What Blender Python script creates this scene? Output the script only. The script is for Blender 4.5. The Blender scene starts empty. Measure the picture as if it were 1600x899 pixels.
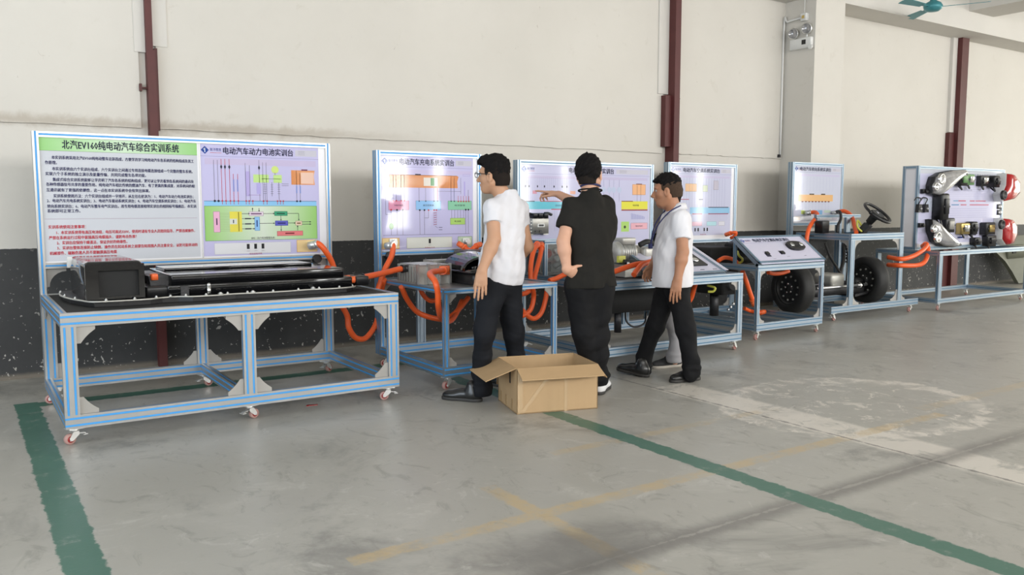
import bpy, math, random
import numpy as np
from mathutils import Vector, Matrix
random.seed(7); np.random.seed(7)
SC = bpy.context.scene; COL = SC.collection
R = math.radians

# ------------------------------------------------------------------ camera
cam = bpy.data.cameras.new('camera'); cam.sensor_width = 36; cam.lens = 29.25
cam_o = bpy.data.objects.new('camera', cam); COL.objects.link(cam_o)
cam_o.location = (0, 0, 1.38); cam_o.rotation_euler = (R(90-5.58), 0, R(-33.609))
cam.clip_start = .05; cam.clip_end = 200
SC.camera = cam_o
# ------------------------------------------------------------------ world, daylight, exposure
W = bpy.data.worlds.new('world'); SC.world = W; W.use_nodes = True
W.node_tree.nodes['Background'].inputs[0].default_value = (.86, .93, 1, 1)
W.node_tree.nodes['Background'].inputs[1].default_value = 1.2
SC.view_settings.view_transform = 'Standard'; SC.view_settings.look = 'None'
SC.view_settings.gamma = 1; SC.view_settings.use_curve_mapping = False
SC.view_settings.exposure = -0.44
SC.cycles.use_denoising = True
SC.cycles.max_bounces = 5; SC.cycles.diffuse_bounces = 3; SC.cycles.glossy_bounces = 3; SC.cycles.transmission_bounces = 5
def window_light(name, loc, sx, sz, power, rot, col=(1, .97, .92)):
    l = bpy.data.lights.new(name, 'AREA'); l.shape = 'RECTANGLE'; l.size = sx; l.size_y = sz
    l.energy = power; l.color = col
    o = bpy.data.objects.new(name, l); COL.objects.link(o); o.location = loc; o.rotation_euler = rot
    return o
# unseen high windows added as main light in the wall opposite, low windows in the same wall, the gate at the right end
ADDED_HIGH_WIN = [(-4.5, -1.1), (0.1, 3.5), (4.7, 8.1), (9.3, 12.7), (13.9, 17.3), (18.5, 21.9), (23.1, 26.5)]
LOW_WIN = [(9.35, 10.25), (10.95, 11.35), (13.75, 14.3), (15.4, 15.75), (20.35, 21.2), (22.0, 22.5), (27.0, 27.75)]
for a, b in ADDED_HIGH_WIN:
    window_light('added_high_window_light', ((a+b)/2, -7.32, 4.05), b-a, 1.7, 420, (R(78), 0, 0), (1, .99, .97))
for a, b in LOW_WIN:
    window_light('low_window_daylight', ((a+b)/2, -7.32, 1.75), b-a, 2.0, 115*(b-a)/.9, (R(90), 0, 0), (1, 1, .98))
window_light('gate_daylight', (31.6, 1.6, 2.2), 9, 4.2, 1150, (R(90), 0, R(90)), (1, .98, .84))
window_light('left_gate_daylight', (-6.15, 1.5, 2.0), 8, 3.6, 620, (R(90), 0, R(-90)), (.78, .89, 1))

# ------------------------------------------------------------------ materials
MAT = {}
class NG:
    def __init__(s, m):
        m.use_nodes = True; s.t = m.node_tree; s.n = s.t.nodes; s.l = s.t.links
        s.b = s.n['Principled BSDF']
    def add(s, k, **kw):
        n = s.n.new(k)
        for a, v in kw.items(): setattr(n, a, v)
        return n
    def put(s, sock, v):
        if isinstance(v, bpy.types.NodeSocket): s.l.new(v, sock)
        else: sock.default_value = v
    def m(s, op, a, b=0., c=0.):
        n = s.add('ShaderNodeMath', operation=op)
        for i, v in enumerate((a, b, c)): s.put(n.inputs[i], v)
        return n.outputs[0]
    def mix(s, f, a, b):
        n = s.add('ShaderNodeMix', data_type='RGBA')
        s.put(n.inputs[0], f)
        for i, v in ((6, a), (7, b)):
            s.put(n.inputs[i], (*v, 1) if isinstance(v, tuple) and len(v) == 3 else v)
        return n.outputs[2]
    def noise(s, scale, detail=4, rough=.55, vec=None, dist=0.):
        n = s.add('ShaderNodeTexNoise'); n.inputs['Scale'].default_value = scale
        n.inputs['Detail'].default_value = detail; n.inputs['Roughness'].default_value = rough
        n.inputs['Distortion'].default_value = dist
        if vec is None: vec = s.pos()
        s.l.new(vec, n.inputs['Vector'])
        return n.outputs[0]
    def pos(s):
        if not hasattr(s, '_p'): s._p = s.add('ShaderNodeNewGeometry').outputs['Position']
        return s._p
    def obj(s):
        return s.add('ShaderNodeTexCoord').outputs['Object']
    def xyz(s, v=None):
        n = s.add('ShaderNodeSeparateXYZ'); s.l.new(v or s.pos(), n.inputs[0]); return n.outputs
    def ramp(s, v, a, b):
        n = s.add('ShaderNodeMapRange', interpolation_type='SMOOTHSTEP')
        s.put(n.inputs[0], v); n.inputs[1].default_value = a; n.inputs[2].default_value = b
        return n.outputs[0]
    def scale(s, v, k):
        n = s.add('ShaderNodeVectorMath', operation='MULTIPLY'); s.l.new(v, n.inputs[0]); n.inputs[1].default_value = k
        return n.outputs[0]
    def bump(s, h, st, dist=.01):
        n = s.add('ShaderNodeBump'); n.inputs['Strength'].default_value = st; n.inputs['Distance'].default_value = dist
        s.l.new(h, n.inputs['Height']); s.l.new(n.outputs[0], s.b.inputs['Normal'])

def mat(name, col, rough=.5, metal=0., var=.08, vs=9., bump=0., bs=80., coat=0., trans=0., spec=None):
    if name in MAT: return MAT[name]
    m = bpy.data.materials.new(name); g = NG(m)
    v = g.noise(vs, 3, vec=g.obj())
    lo = tuple(max(0, c*(1-var)) for c in col); hi = tuple(min(1, c*(1+var)) for c in col)
    g.l.new(g.mix(v, lo, hi), g.b.inputs['Base Color'])
    g.b.inputs['Roughness'].default_value = rough; g.b.inputs['Metallic'].default_value = metal
    g.b.inputs['Coat Weight'].default_value = coat; g.b.inputs['Coat Roughness'].default_value = .08
    if trans: g.b.inputs['Transmission Weight'].default_value = trans
    if spec is not None: g.b.inputs['Specular IOR Level'].default_value = spec
    if bump: g.bump(g.noise(bs, 3, vec=g.obj()), bump)
    MAT[name] = m
    return m
mat('aluminium', (.44, .44, .43), .34, .75, .05)
mat('aluminium_sky_tint', (.37, .44, .51), .34, .7, .05)  # aluminium with blue skylight tinted into its colour, second bench onwards
mat('slot_blue_shaded', (.05, .17, .30), .5, 0, .06)  # slot blue with the far benches' dimmer light put into the colour
mat('bracket_grey', (.38, .365, .34), .5, .3, .06)
mat('slot_blue', (.055, .33, .74), .45, 0, .06)
mat('steel', (.60, .60, .60), .3, .9, .1)
mat('cast_metal', (.52, .51, .47), .45, .6, .15, 14, .2, 120)
mat('chrome', (.8, .8, .8), .12, 1, .03)
mat('zinc', (.72, .72, .70), .32, .7, .08)
mat('black_gloss', (.005, .005, .006), .07, 0, .2, coat=.5)
mat('black_plastic', (.012, .012, .013), .38, 0, .2, 20)
mat('black_matt', (.010, .010, .010), .75, 0, .25, 30)
mat('rubber', (.012, .012, .012), .62, 0, .25, 25, .1)
mat('dark_metal', (.045, .045, .048), .42, .6, .3, 20, .2, 60)
mat('orange_cable', (.86, .12, .022), .42, 0, .1)
mat('orange_plug', (.90, .16, .04), .4, 0, .08)
mat('caster_red', (.30, .02, .02), .45, 0, .12)
mat('caster_tyre', (.42, .25, .22), .55, 0, .1)
mat('white_plastic', (.72, .72, .70), .4, 0, .04)
mat('panel_white', (.78, .77, .80), .25, 0, .02, coat=.3)
mat('red_steel', (.085, .016, .015), .55, 0, .25, 6)
mat('clear_acrylic', (.92, .95, .95), .04, 0, .01, trans=.92)
mat('cardboard_flap', (.44, .29, .15), .8, 0, .09, 7)
mat('yellow_wire', (.62, .62, .10), .45)
mat('tape', (.47, .33, .185), .18, 0, .06, coat=.6)
mat('wheel_black', (.02, .02, .02), .35, .3, .2, 15)
mat('red_lens', (.42, .008, .012), .08, 0, .15, 10, coat=1.)
mat('lens_clear', (.34, .34, .35), .1, .35, .45, 16, coat=1.)
mat('olive_paint', (.12, .125, .09), .6, 0, .08)
mat('teal_paint', (.05, .24, .27), .4, .2, .1)
mat('green_board', (.15, .30, .12), .5)
mat('brass', (.55, .42, .16), .35, .8)

# ------------------------------------------------------------------ mesh building
ORG = {}
def empty(name, loc):
    o = bpy.data.objects.new(name, None); COL.objects.link(o); o.location = loc
    o.empty_display_size = .1; ORG[o.name] = Vector(loc); return o
def tag(o, label=None, cat=None, group=None, kind=None):
    if label: o['label'] = label
    if cat: o['category'] = cat
    if group: o['group'] = group
    if kind: o['kind'] = kind
    return o
def thing(name, loc, label, cat, group=None):
    return tag(empty(name, loc), label, cat, group)
def org(o): return ORG.get(o.name, Vector((0, 0, 0))) if o else Vector((0, 0, 0))
def link(name, me, parent=None, loc=None, smooth=None):
    o = bpy.data.objects.new(name, me); COL.objects.link(o)
    if parent: o.parent = parent; ORG[o.name] = org(parent)
    if loc is not None: o.location = loc
    return o
class MB:
    def __init__(s): s.v = []; s.f = []; s.mi = []; s.sm = []
    def add(s, vs, fs, mi=0, sm=False):
        n = len(s.v); s.v += [tuple(map(float, p)) for p in vs]
        for f in fs: s.f.append([n+i for i in f]); s.mi.append(mi); s.sm.append(sm)
        return s
    def box(s, a, b, mi=0):
        (x0, y0, z0), (x1, y1, z1) = a, b
        x0, x1 = min(x0, x1), max(x0, x1); y0, y1 = min(y0, y1), max(y0, y1); z0, z1 = min(z0, z1), max(z0, z1)
        return s.add([(x0,y0,z0),(x1,y0,z0),(x1,y1,z0),(x0,y1,z0),(x0,y0,z1),(x1,y0,z1),(x1,y1,z1),(x0,y1,z1)],
                     [(0,3,2,1),(4,5,6,7),(0,1,5,4),(1,2,6,5),(2,3,7,6),(3,0,4,7)], mi)
    def rbox(s, a, b, r=.01, n=3, mi=0, top=True):
        """box with all vertical and top edges rounded"""
        (x0, y0, z0), (x1, y1, z1) = a, b
        rings = []
        prof = [(0, z0)] + [(r*(1-math.cos(t*math.pi/2/n)), z1-r+r*math.sin(t*math.pi/2/n)) for t in range(n+1)] if top else [(0, z0), (0, z1)]
        vs = []; m = 4*(n+1)
        for ins, z in prof:
            for ci, (cx, cy) in enumerate(((x1-r, y1-r), (x0+r, y1-r), (x0+r, y0+r), (x1-r, y0+r))):
                for k in range(n+1):
                    a_ = ci*math.pi/2 + k*math.pi/2/n; rr = max(r-ins, .0005)
                    vs.append((cx+rr*math.cos(a_), cy+rr*math.sin(a_), z))
        k = len(prof); fs = []
        for i in range(k-1):
            for j in range(m): fs.append((i*m+j, i*m+(j+1) % m, (i+1)*m+(j+1) % m, (i+1)*m+j))
        s.add(vs, fs, mi, True); n0 = len(s.v)-len(vs)
        s.f.append([n0+j for j in range(m)][::-1]); s.mi.append(mi); s.sm.append(False)
        s.f.append([n0+(k-1)*m+j for j in range(m)]); s.mi.append(mi); s.sm.append(False)
        return s
    def obox(s, o, A, B, Cc, mi=0):
        """oriented box: corner o and three edge vectors"""
        o, A, B, Cc = map(Vector, (o, A, B, Cc))
        if A.cross(B).dot(Cc) < 0: A, B = B, A
        vs = [o, o+A, o+A+B, o+B, o+Cc, o+A+Cc, o+A+B+Cc, o+B+Cc]
        return s.add(vs, [(0,3,2,1),(4,5,6,7),(0,1,5,4),(1,2,6,5),(2,3,7,6),(3,0,4,7)], mi)
    def prism(s, poly, ext, mi=0):
        """poly: list of 3-D points (planar), ext: extrusion vector"""
        ext = Vector(ext); P = [Vector(p) for p in poly]; n = len(P)
        nrm = Vector((0, 0, 0))
        for i in range(n): nrm += P[i].cross(P[(i+1) % n])
        if nrm.dot(ext) > 0: P = P[::-1]
        vs = P + [p+ext for p in P]
        fs = [tuple(range(n)), tuple(range(2*n-1, n-1, -1))] + [((i+1) % n, i, n+i, n+(i+1) % n) for i in range(n)]
        return s.add(vs, fs, mi)
    def cyl(s, p0, p1, r0, r1=None, n=16, mi=0, caps=True):
        p0, p1 = Vector(p0), Vector(p1); r1 = r0 if r1 is None else r1
        d = (p1-p0).normalized(); u = d.orthogonal().normalized(); w = d.cross(u)
        vs = []
        for p, r in ((p0, r0), (p1, r1)):
            for i in range(n):
                a = 2*math.pi*i/n; vs.append(p+u*r*math.cos(a)+w*r*math.sin(a))
        s.add(vs, [(i, (i+1) % n, n+(i+1) % n, n+i) for i in range(n)], mi, True)
        if caps:
            n0 = len(s.v)-2*n
            s.f.append([n0+i for i in range(n)][::-1]); s.f.append([n0+n+i for i in range(n)]); s.mi += [mi, mi]; s.sm += [False, False]
        return s
    def lathe(s, o, d, prof, n=32, mi=0):
        """prof: (radius, distance along d); closed if last==first"""
        o = Vector(o); d = Vector(d).normalized(); u = d.orthogonal().normalized(); w = d.cross(u)
        vs = []; k = len(prof)
        for r, h in prof:
            for i in range(n):
                a = 2*math.pi*i/n; vs.append(o+d*h+(u*math.cos(a)+w*math.sin(a))*r)
        fs = [(j*n+i, j*n+(i+1) % n, (j+1)*n+(i+1) % n, (j+1)*n+i) for j in range(k-1) for i in range(n)]
        return s.add(vs, fs, mi, True)
    def ball(s, c, rx, ry=None, rz=None, n=14, m=8, mi=0):
        ry = ry or rx; rz = rz or rx
        vs = []; fs = []
        for j in range(m+1):
            t = math.pi*j/m
            for i in range(n):
                a = 2*math.pi*i/n
                vs.append((c[0]+rx*math.sin(t)*math.cos(a), c[1]+ry*math.sin(t)*math.sin(a), c[2]-rz*math.cos(t)))
        for j in range(m):
            for i in range(n): fs.append((j*n+i, j*n+(i+1) % n, (j+1)*n+(i+1) % n, (j+1)*n+i))
        return s.add(vs, fs, mi, True)
    def tube(s, pts, r, n=10, mi=0, seg=6, rib=0., smooth=True):
        pts = [Vector(p) for p in pts]
        if smooth and len(pts) > 2:
            P = [pts[0]*2-pts[1]] + pts + [pts[-1]*2-pts[-2]]; out = []
            for i in range(1, len(P)-2):
                for k in range(seg):
                    t = k/seg
                    out.append(.5*((2*P[i])+(P[i+1]-P[i-1])*t+(2*P[i-1]-5*P[i]+4*P[i+1]-P[i+2])*t*t+(3*P[i]-P[i-1]-3*P[i+1]+P[i+2])*t**3))
            out.append(pts[-1]); pts = out
        if rib:
            L = [0.]
            for a, b in zip(pts, pts[1:]): L.append(L[-1]+(b-a).length)
            q = []; d = 0.
            while d < L[-1]:
                j = max(i for i in range(len(L)) if L[i] <= d); j = min(j, len(pts)-2)
                q.append(pts[j].lerp(pts[j+1], (d-L[j])/max(1e-6, L[j+1]-L[j]))); d += rib
            q.append(pts[-1]); pts = q
        vs = []; prev = None
        for i, p in enumerate(pts):
            d = (pts[min(i+1, len(pts)-1)]-pts[max(i-1, 0)])
            if d.length < 1e-7: d = Vector((0, 0, 1))
            d.normalize()
            u = d.orthogonal().normalized() if prev is None else (prev-d*prev.dot(d)).normalized()
            prev = u; w = d.cross(u)
            rr = r(i/(len(pts)-1)) if callable(r) else r
            if rib: rr *= 1.0 if i % 2 else .88
            for k in range(n):
                a = 2*math.pi*k/n; vs.append(p+u*rr*math.cos(a)+w*rr*math.sin(a))
        m = len(pts)
        s.add(vs, [(j*n+i, j*n+(i+1) % n, (j+1)*n+(i+1) % n, (j+1)*n+i) for j in range(m-1) for i in range(n)], mi, True)
        n0 = len(s.v)-len(vs)
        s.f.append([n0+i for i in range(n)][::-1]); s.f.append([n0+(m-1)*n+i for i in range(n)]); s.mi += [mi, mi]; s.sm += [False, False]
        return s
    def mesh(s, name, mats, o=(0, 0, 0)):
        me = bpy.data.meshes.new(name); o = Vector(o)
        me.from_pydata([tuple(Vector(v)-o) for v in s.v], [], s.f)
        if not isinstance(mats, (list, tuple)): mats = [mats]
        for m in mats: me.materials.append(MAT[m] if isinstance(m, str) else m)
        me.polygons.foreach_set('material_index', s.mi); me.polygons.foreach_set('use_smooth', s.sm)
        me.update(); return me
    def build(s, name, mats, parent=None, label=None):
        o = link(name, s.mesh(name, mats, org(parent)), parent)
        if label: o['label'] = label
        return o
def struct(name, mb, mats, label=None):
    o = mb.build(name, mats); o['kind'] = 'structure'
    if label: o['label'] = label
    return o
# ------------------------------------------------------------------ the hall
def floor_mat():
    m = bpy.data.materials.new('concrete_floor'); g = NG(m); x, y, z = g.xyz()
    A = lambda a: g.m('ABSOLUTE', a)
    big = g.noise(.55, 5, .6); mid = g.noise(2.3, 6, .65, dist=.4); fine = g.noise(45, 3, .6)
    col = g.mix(big, (.335, .322, .288), (.455, .440, .400))
    col = g.mix(g.m('MULTIPLY', g.ramp(mid, .50, .72), .55), col, (.50, .482, .44))
    col = g.mix(g.m('MULTIPLY', g.ramp(g.noise(1.1, 6, .7, dist=.6), .52, .70), .8), col, (.215, .208, .192))
    col = g.mix(g.m('MULTIPLY', g.ramp(g.noise(3.7, 7, .75, dist=1.2), .57, .68), .55), col, (.53, .515, .475))
    sm = g.noise(5.5, 6, .7, vec=g.scale(g.pos(), (1, .55, 1)), dist=1.6)
    col = g.mix(g.m('MULTIPLY', g.ramp(sm, .55, .68), .55), col, (.24, .23, .205))
    col = g.mix(g.m('MULTIPLY', g.ramp(g.noise(9, 7, .78, dist=.7), .58, .70), .5), col, (.235, .225, .205))
    edge = g.m('MULTIPLY', g.m('SUBTRACT', g.noise(14, 4, .7), .5), .06)
    def seg(c, along, lo, hi, w, soft=.01):       # stripe at c, along one axis
        u, v = (x, y) if along == 'x' else (y, x)
        d = g.m('ADD', A(g.m('SUBTRACT', v, c)), edge)
        k = g.m('SUBTRACT', 1., g.ramp(d, w-soft, w+soft))
        k = g.m('MULTIPLY', k, g.m('GREATER_THAN', u, lo)); return g.m('MULTIPLY', k, g.m('LESS_THAN', u, hi))
    # pale cement repair at the far right, with the sawn strip beside it
    dx = g.m('DIVIDE', g.m('SUBTRACT', x, 5.15), .98); dy = g.m('DIVIDE', g.m('SUBTRACT', y, 3.45), .78)
    rr = g.m('ADD', g.m('MULTIPLY', dx, dx), g.m('MULTIPLY', dy, dy))
    n1 = g.noise(2.6, 6, .7, dist=1.)
    n4 = g.noise(5.5, 7, .75, dist=.8)
    rn = g.m('ADD', rr, g.m('MULTIPLY', g.m('SUBTRACT', n1, .5), .8))
    ring = g.m('MULTIPLY', g.m('MULTIPLY', g.ramp(rn, .55, 1.0), g.m('SUBTRACT', 1., g.ramp(rn, 1.02, 1.12))), g.ramp(n4, .36, .60))
    speck = g.m('MULTIPLY', g.ramp(n4, .54, .62), g.m('SUBTRACT', 1., g.ramp(rr, .5, 1.6)))
    strip = g.m('MULTIPLY', seg(4.5, 'y', 1.2, 4.6, .17, .03), g.ramp(n1, .36, .50))
    pale = g.m('MINIMUM', 1., g.m('ADD', g.m('MULTIPLY', ring, .9), g.m('ADD', g.m('MULTIPLY', speck, .85), g.m('MULTIPLY', strip, .85))))
    col = g.mix(g.m('MULTIPLY', pale, .9), col, (.70, .65, .58))
    # faded yellow lines
    wear = g.ramp(g.noise(3.1, 7, .8), .36, .60)
    yel = g.m('MAXIMUM', seg(2.95, 'x', 1.2, 5.4, .045), g.m('MAXIMUM', g.m('MULTIPLY', seg(3.66, 'x', 2.7, 4.6, .04), .6), seg(2.11, 'y', 1.0, 3.4, .045)))
    yel = g.m('MAXIMUM', yel, g.m('MULTIPLY', seg(3.1, 'x', 5.4, 9., .05), .5))
    col = g.mix(g.m('MULTIPLY', yel, g.m('MULTIPLY', wear, .6)), col, (.55, .39, .17))
    # expansion joints and their dark stain
    col = g.mix(g.m('MULTIPLY', seg(2.40, 'x', -3, 14, .06, .05), .75), col, (.17, .16, .148))
    col = g.mix(g.m('MULTIPLY', seg(4.36, 'y', -5, 7.6, .009, .005), .7), col, (.10, .095, .09))
    col = g.mix(g.m('MULTIPLY', seg(2.41, 'x', -3, 14, .007, .004), .5), col, (.40, .38, .34))
    sx = g.m('SUBTRACT', x, 2.05); sy = g.m('SUBTRACT', y, 2.55)
    st = g.m('ADD', g.m('MULTIPLY', sx, sx), g.m('MULTIPLY', g.m('MULTIPLY', sy, sy), 3.))
    col = g.mix(g.m('MULTIPLY', g.m('SUBTRACT', 1., g.ramp(g.m('ADD', st, g.m('MULTIPLY', n1, .35)), .15, .45)), .75), col, (.14, .134, .126))
    # green painted bay lines
    gr = g.m('MAXIMUM', seg(3.265, 'y', .0, 6.62, .068, .006), g.m('MAXIMUM', seg(.335, 'y', .0, 6.68, .075, .006), seg(6.58, 'x', .26, 3.33, .075, .006)))
    gw = g.m('SUBTRACT', 1., g.m('MULTIPLY', g.ramp(g.noise(7, 6, .75), .55, .72), .5))
    col = g.mix(g.m('MULTIPLY', gr, gw), col, g.mix(mid, (.050, .135, .100), (.080, .185, .138)))
    g.l.new(col, g.b.inputs['Base Color'])
    ro = g.m('ADD', g.m('MULTIPLY', mid, .28), .24); g.l.new(ro, g.b.inputs['Roughness'])
    g.bump(g.m('ADD', g.m('MULTIPLY', fine, .4), mid), .12, .01)
    return m
def wall_mat():
    m = bpy.data.materials.new('painted_wall'); g = NG(m); x, y, z = g.xyz()
    n1 = g.noise(.8, 5, .6); n2 = g.noise(5, 6, .7, dist=.5); n3 = g.noise(22, 4, .6)
    col = g.mix(n1, (.585, .555, .50), (.685, .655, .60))
    col = g.mix(g.m('MULTIPLY', g.ramp(n2, .58, .75), .35), col, (.50, .46, .39))
    # grime gathered on the ledge line, scuffs
    led = g.m('SUBTRACT', 1., g.ramp(g.m('ADD', g.m('ABSOLUTE', g.m('SUBTRACT', z, 2.06)), g.m('MULTIPLY', g.m('SUBTRACT', n2, .5), .16)), .0, .075))
    led = g.m('MULTIPLY', led, g.m('SUBTRACT', 1., g.ramp(x, 2.2, 4.5)))
    col = g.mix(g.m('MULTIPLY', led, .55), col, (.33, .27, .20))
    sc = g.noise(9, 3, .6, vec=g.scale(g.pos(), (1.6, 1, .8)), dist=1.)
    col = g.mix(g.m('MULTIPLY', g.ramp(sc, .735, .76), .6), col, (.35, .31, .26))
    # dark grey dado with chipped flecks
    zz = g.m('ADD', z, g.m('MULTIPLY', g.m('SUBTRACT', n3, .5), .012))
    dado = g.m('LESS_THAN', zz, 1.045)
    fl = g.ramp(g.noise(17, 4, .62, vec=g.scale(g.pos(), (1, 1, .8)), dist=.6), .655, .675)
    fl2 = g.ramp(g.noise(30, 2, .5), .69, .71)
    low = g.m('SUBTRACT', 1., g.m('MULTIPLY', g.ramp(z, .1, .95), .8))
    flk = g.m('MULTIPLY', g.m('MAXIMUM', fl, fl2), low)
    dcol = g.mix(n2, (.040, .041, .042), (.062, .062, .062))
    dcol = g.mix(g.m('MULTIPLY', flk, .85), dcol, (.55, .53, .48))
    dcol = g.mix(g.m('MULTIPLY', g.m('SUBTRACT', 1., g.ramp(zz, .015, .06)), .8), dcol, (.22, .19, .15))
    col = g.mix(dado, col, dcol)
    g.l.new(col, g.b.inputs['Base Color']); g.b.inputs['Roughness'].default_value = .62
    g.b.inputs['Specular IOR Level'].default_value = .3
    g.bump(g.m('ADD', g.m('MULTIPLY', n3, .5), n2), .10, .01)
    return m
MAT['floor'] = floor_mat(); MAT['wall'] = wall_mat()
mat('plaster', (.64, .615, .57), .7, 0, .06, 1.5, .05, 30)
mat('ceiling_paint', (.66, .64, .60), .8, 0, .05, 1.5)
X0, X1, Y0, Y1, ZC = -6.0, 31.5, -7.2, 7.65, 5.3
struct('floor', MB().box((X0-.2, Y0-.2, -.15), (X1+2, Y1+.2, 0)), 'floor')
wb = MB().box((X0-.2, Y1, 0), (X1+.2, Y1+.25, ZC+.2))
# the upper leaf of plaster stands proud of the lower one and ends in a ragged ledge
for a, b in ((X0, 1.33), (1.47, 7.30), (7.53, 9.54)):
    n = 40; top = 3.4; pr = .022
    xs = [a+(b-a)*i/n for i in range(n+1)]; zs = [2.035+random.uniform(-.006, .006) for _ in xs]
    vs = []
    for xx, zz in zip(xs, zs): vs += [(xx, Y1+.01, zz+.004), (xx, Y1-pr, zz), (xx, Y1-pr, 5.3)]
    fs = []
    for i in range(n):
        k = 3*i; fs += [(k, k+3, k+4, k+1), (k+1, k+4, k+5, k+2)]
    fs += [(0, 1, 2), (3*n+1, 3*n, 3*n+2)]
    wb.add(vs, fs)
struct('wall_back', wb, 'wall', 'white plaster wall with a chipped dark grey dado')
struct('wall_left', MB().box((X0-.25, Y0, 3.9), (X0, Y1, ZC)).box((X0-.25, Y0, 0), (X0, -2.6, 3.9)).box((X0-.25, 5.6, 0), (X0, Y1, 3.9)), 'wall')
wf = MB(); cuts = sorted([(a, b, .75, 2.75) for a, b in LOW_WIN])
low_spans = [(X0, cuts[0][0])] + [(cuts[i][1], cuts[i+1][0]) for i in range(len(cuts)-1)] + [(cuts[-1][1], X1)]
wf.box((X0, Y0-.2, 0), (X1, Y0, .75))
for a, b in low_spans: wf.box((a, Y0-.2, .75), (b, Y0, 2.75))
wf.box((X0, Y0-.2, 2.75), (X1, Y0, 3.2)); wf.box((X0, Y0-.2, 4.9), (X1, Y0, ZC))
hs = [(X0, ADDED_HIGH_WIN[0][0])] + [(ADDED_HIGH_WIN[i][1], ADDED_HIGH_WIN[i+1][0]) for i in range(len(ADDED_HIGH_WIN)-1)] + [(ADDED_HIGH_WIN[-1][1], X1)]
for a, b in hs: wf.box((a, Y0-.2, 3.2), (b, Y0, 4.9))
struct('wall_front', wf, 'plaster')
wn = 0
for lst, z0, z1, nv, nh in ((LOW_WIN, .75, 2.75, 1, 3), (ADDED_HIGH_WIN, 3.2, 4.9, 4, 2)):  # low windows, then the unseen high row added for light
    for a, b in lst:
        wn += 1; f = MB()
        for i in range(nv+1):
            xx = a+(b-a)*i/nv; f.box((max(a, xx-.025), Y0-.12, z0), (min(b, xx+.025), Y0-.07, z1))
        for j in range(nh+1):
            zz = z0+(z1-z0)*j/nh; f.box((a, Y0-.12, max(z0, zz-.02)), (b, Y0-.07, min(z1, zz+.02)))
        struct('window_%d' % wn, f, 'dark_metal')
wr = MB().box((X1, Y0, 4.4), (X1+.2, Y1, ZC)).box((X1, Y0, 0), (X1+.2, -2.95, 4.4)).box((X1, 6.2, 0), (X1+.2, Y1, 4.4))
struct('wall_right', wr, 'plaster')
struct('ceiling', MB().box((X0-.2, Y0-.2, ZC), (X1+.2, Y1+.2, ZC+.2)), 'ceiling_paint')
# pillar and concrete beams
struct('trim_1', MB().box((9.54, 7.14, 0), (10.16, Y1, ZC)), 'wall', 'white square pillar standing proud of the wall')
bm = MB().box((10.16, 7.18, 4.13), (X1, Y1, ZC)).box((X0, 7.18, 4.13), (9.54, Y1, ZC))
struct('trim_2', bm, 'plaster', 'concrete beam running along the top of the wall')
struct('trim_3', MB().box((13.35, Y0, 4.42), (14.1, 7.18, ZC)), 'plaster', 'concrete cross beam under the ceiling')
# red steel columns let into the wall
c = MB().box((1.385, 7.56, 0), (1.452, 7.66, 2.68)).box((1.385, 7.57, 2.68), (1.437, 7.66, 4.13)).box((1.452, 7.60, 2.02), (1.475, 7.66, 2.70)).box((1.33, 7.615, 2.36), (1.385, 7.635, 2.375)).box((1.325, 7.60, 2.34), (1.345, 7.64, 2.40))
struct('trim_4', c, 'red_steel', 'dark red steel column behind the largest board')
c = MB().box((7.365, 7.50, 0), (7.435, 7.66, 4.13)).box((7.435, 7.54, 0), (7.495, 7.66, 4.13)).box((7.265, 7.55, 2.11), (7.365, 7.64, 2.73)).box((7.495, 7.57, 2.70), (7.53, 7.58, 2.71))
struct('trim_5', c, 'red_steel', 'dark red steel column with a side plate in mid wall')
c = MB().box((13.85, 7.52, 0), (14.05, 7.66, 4.13)).box((13.70, 7.58, 0), (13.85, 7.66, 2.59))
struct('trim_6', c, 'red_steel', 'dark red steel column near the right edge')
# plaster chases beside the columns
struct('trim_7', MB().box((1.30, 7.618, 2.66), (1.385, 7.66, 4.13)).box((1.437, 7.618, 2.72), (1.56, 7.63, 4.13)), 'plaster')
struct('trim_8', MB().box((7.20, 7.612, 2.75), (7.365, 7.66, 4.13)), 'plaster')
struct('trim_9', MB().box((13.72, 7.60, 2.6), (13.85, 7.66, 4.13)), 'plaster')

# emergency light on the pillar
def emergency_light():
    o = thing('emergency_light', (9.40, 7.40, 3.49), 'white twin head emergency light on the pillar side', 'emergency light')
    b = MB().rbox((9.478, 7.16, 3.47), (9.54, 7.50, 3.61), .012); bo = b.build('housing', 'white_plastic', o)
    MB().box((9.472, 7.24, 3.52), (9.479, 7.30, 3.58)).build('indicator_window', 'black_plastic', bo)
    MB().cyl((9.475, 7.17, 3.475), (9.50, 7.17, 3.475), .03).build('test_button', 'white_plastic', bo)
    for yy, zz in ((7.45, 3.685), (7.24, 3.72)):
        h = MB().lathe((9.50, yy, zz), (-1, -.35, -.1), [(.0, -.05), (.05, -.045), (.068, 0), (.075, .03), (.062, .035)], 20)
        ho = h.build('lamp_head', 'zinc', o)
        MB().lathe((9.50, yy, zz), (-1, -.35, -.1), [(.0, .026), (.062, .026), (.063, .033)], 20).build('lens', 'lens_clear', ho)
        MB().cyl((9.50, yy, zz-.06), (9.50, yy, 3.60), .012, n=8).build('lamp_stem', 'white_plastic', ho)
emergency_light()
o = tag(MB().rbox((9.48, 7.25, 3.83), (9.545, 7.34, 3.93), .008).box((9.476, 7.275, 3.86), (9.48, 7.315, 3.90), 1).build('socket_box', ['white_plastic', 'brass']), 'small white socket box above the emergency light', 'socket')
o = tag(MB().tube([(9.50, 7.612, 2.06), (9.50, 7.612, 3.80), (9.50, 7.56, 3.86), (9.51, 7.34, 3.88)], .014, n=8, seg=4).build('conduit_pipe', 'white_plastic'), 'thin white conduit pipe running up beside the pillar', 'pipe')
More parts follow.
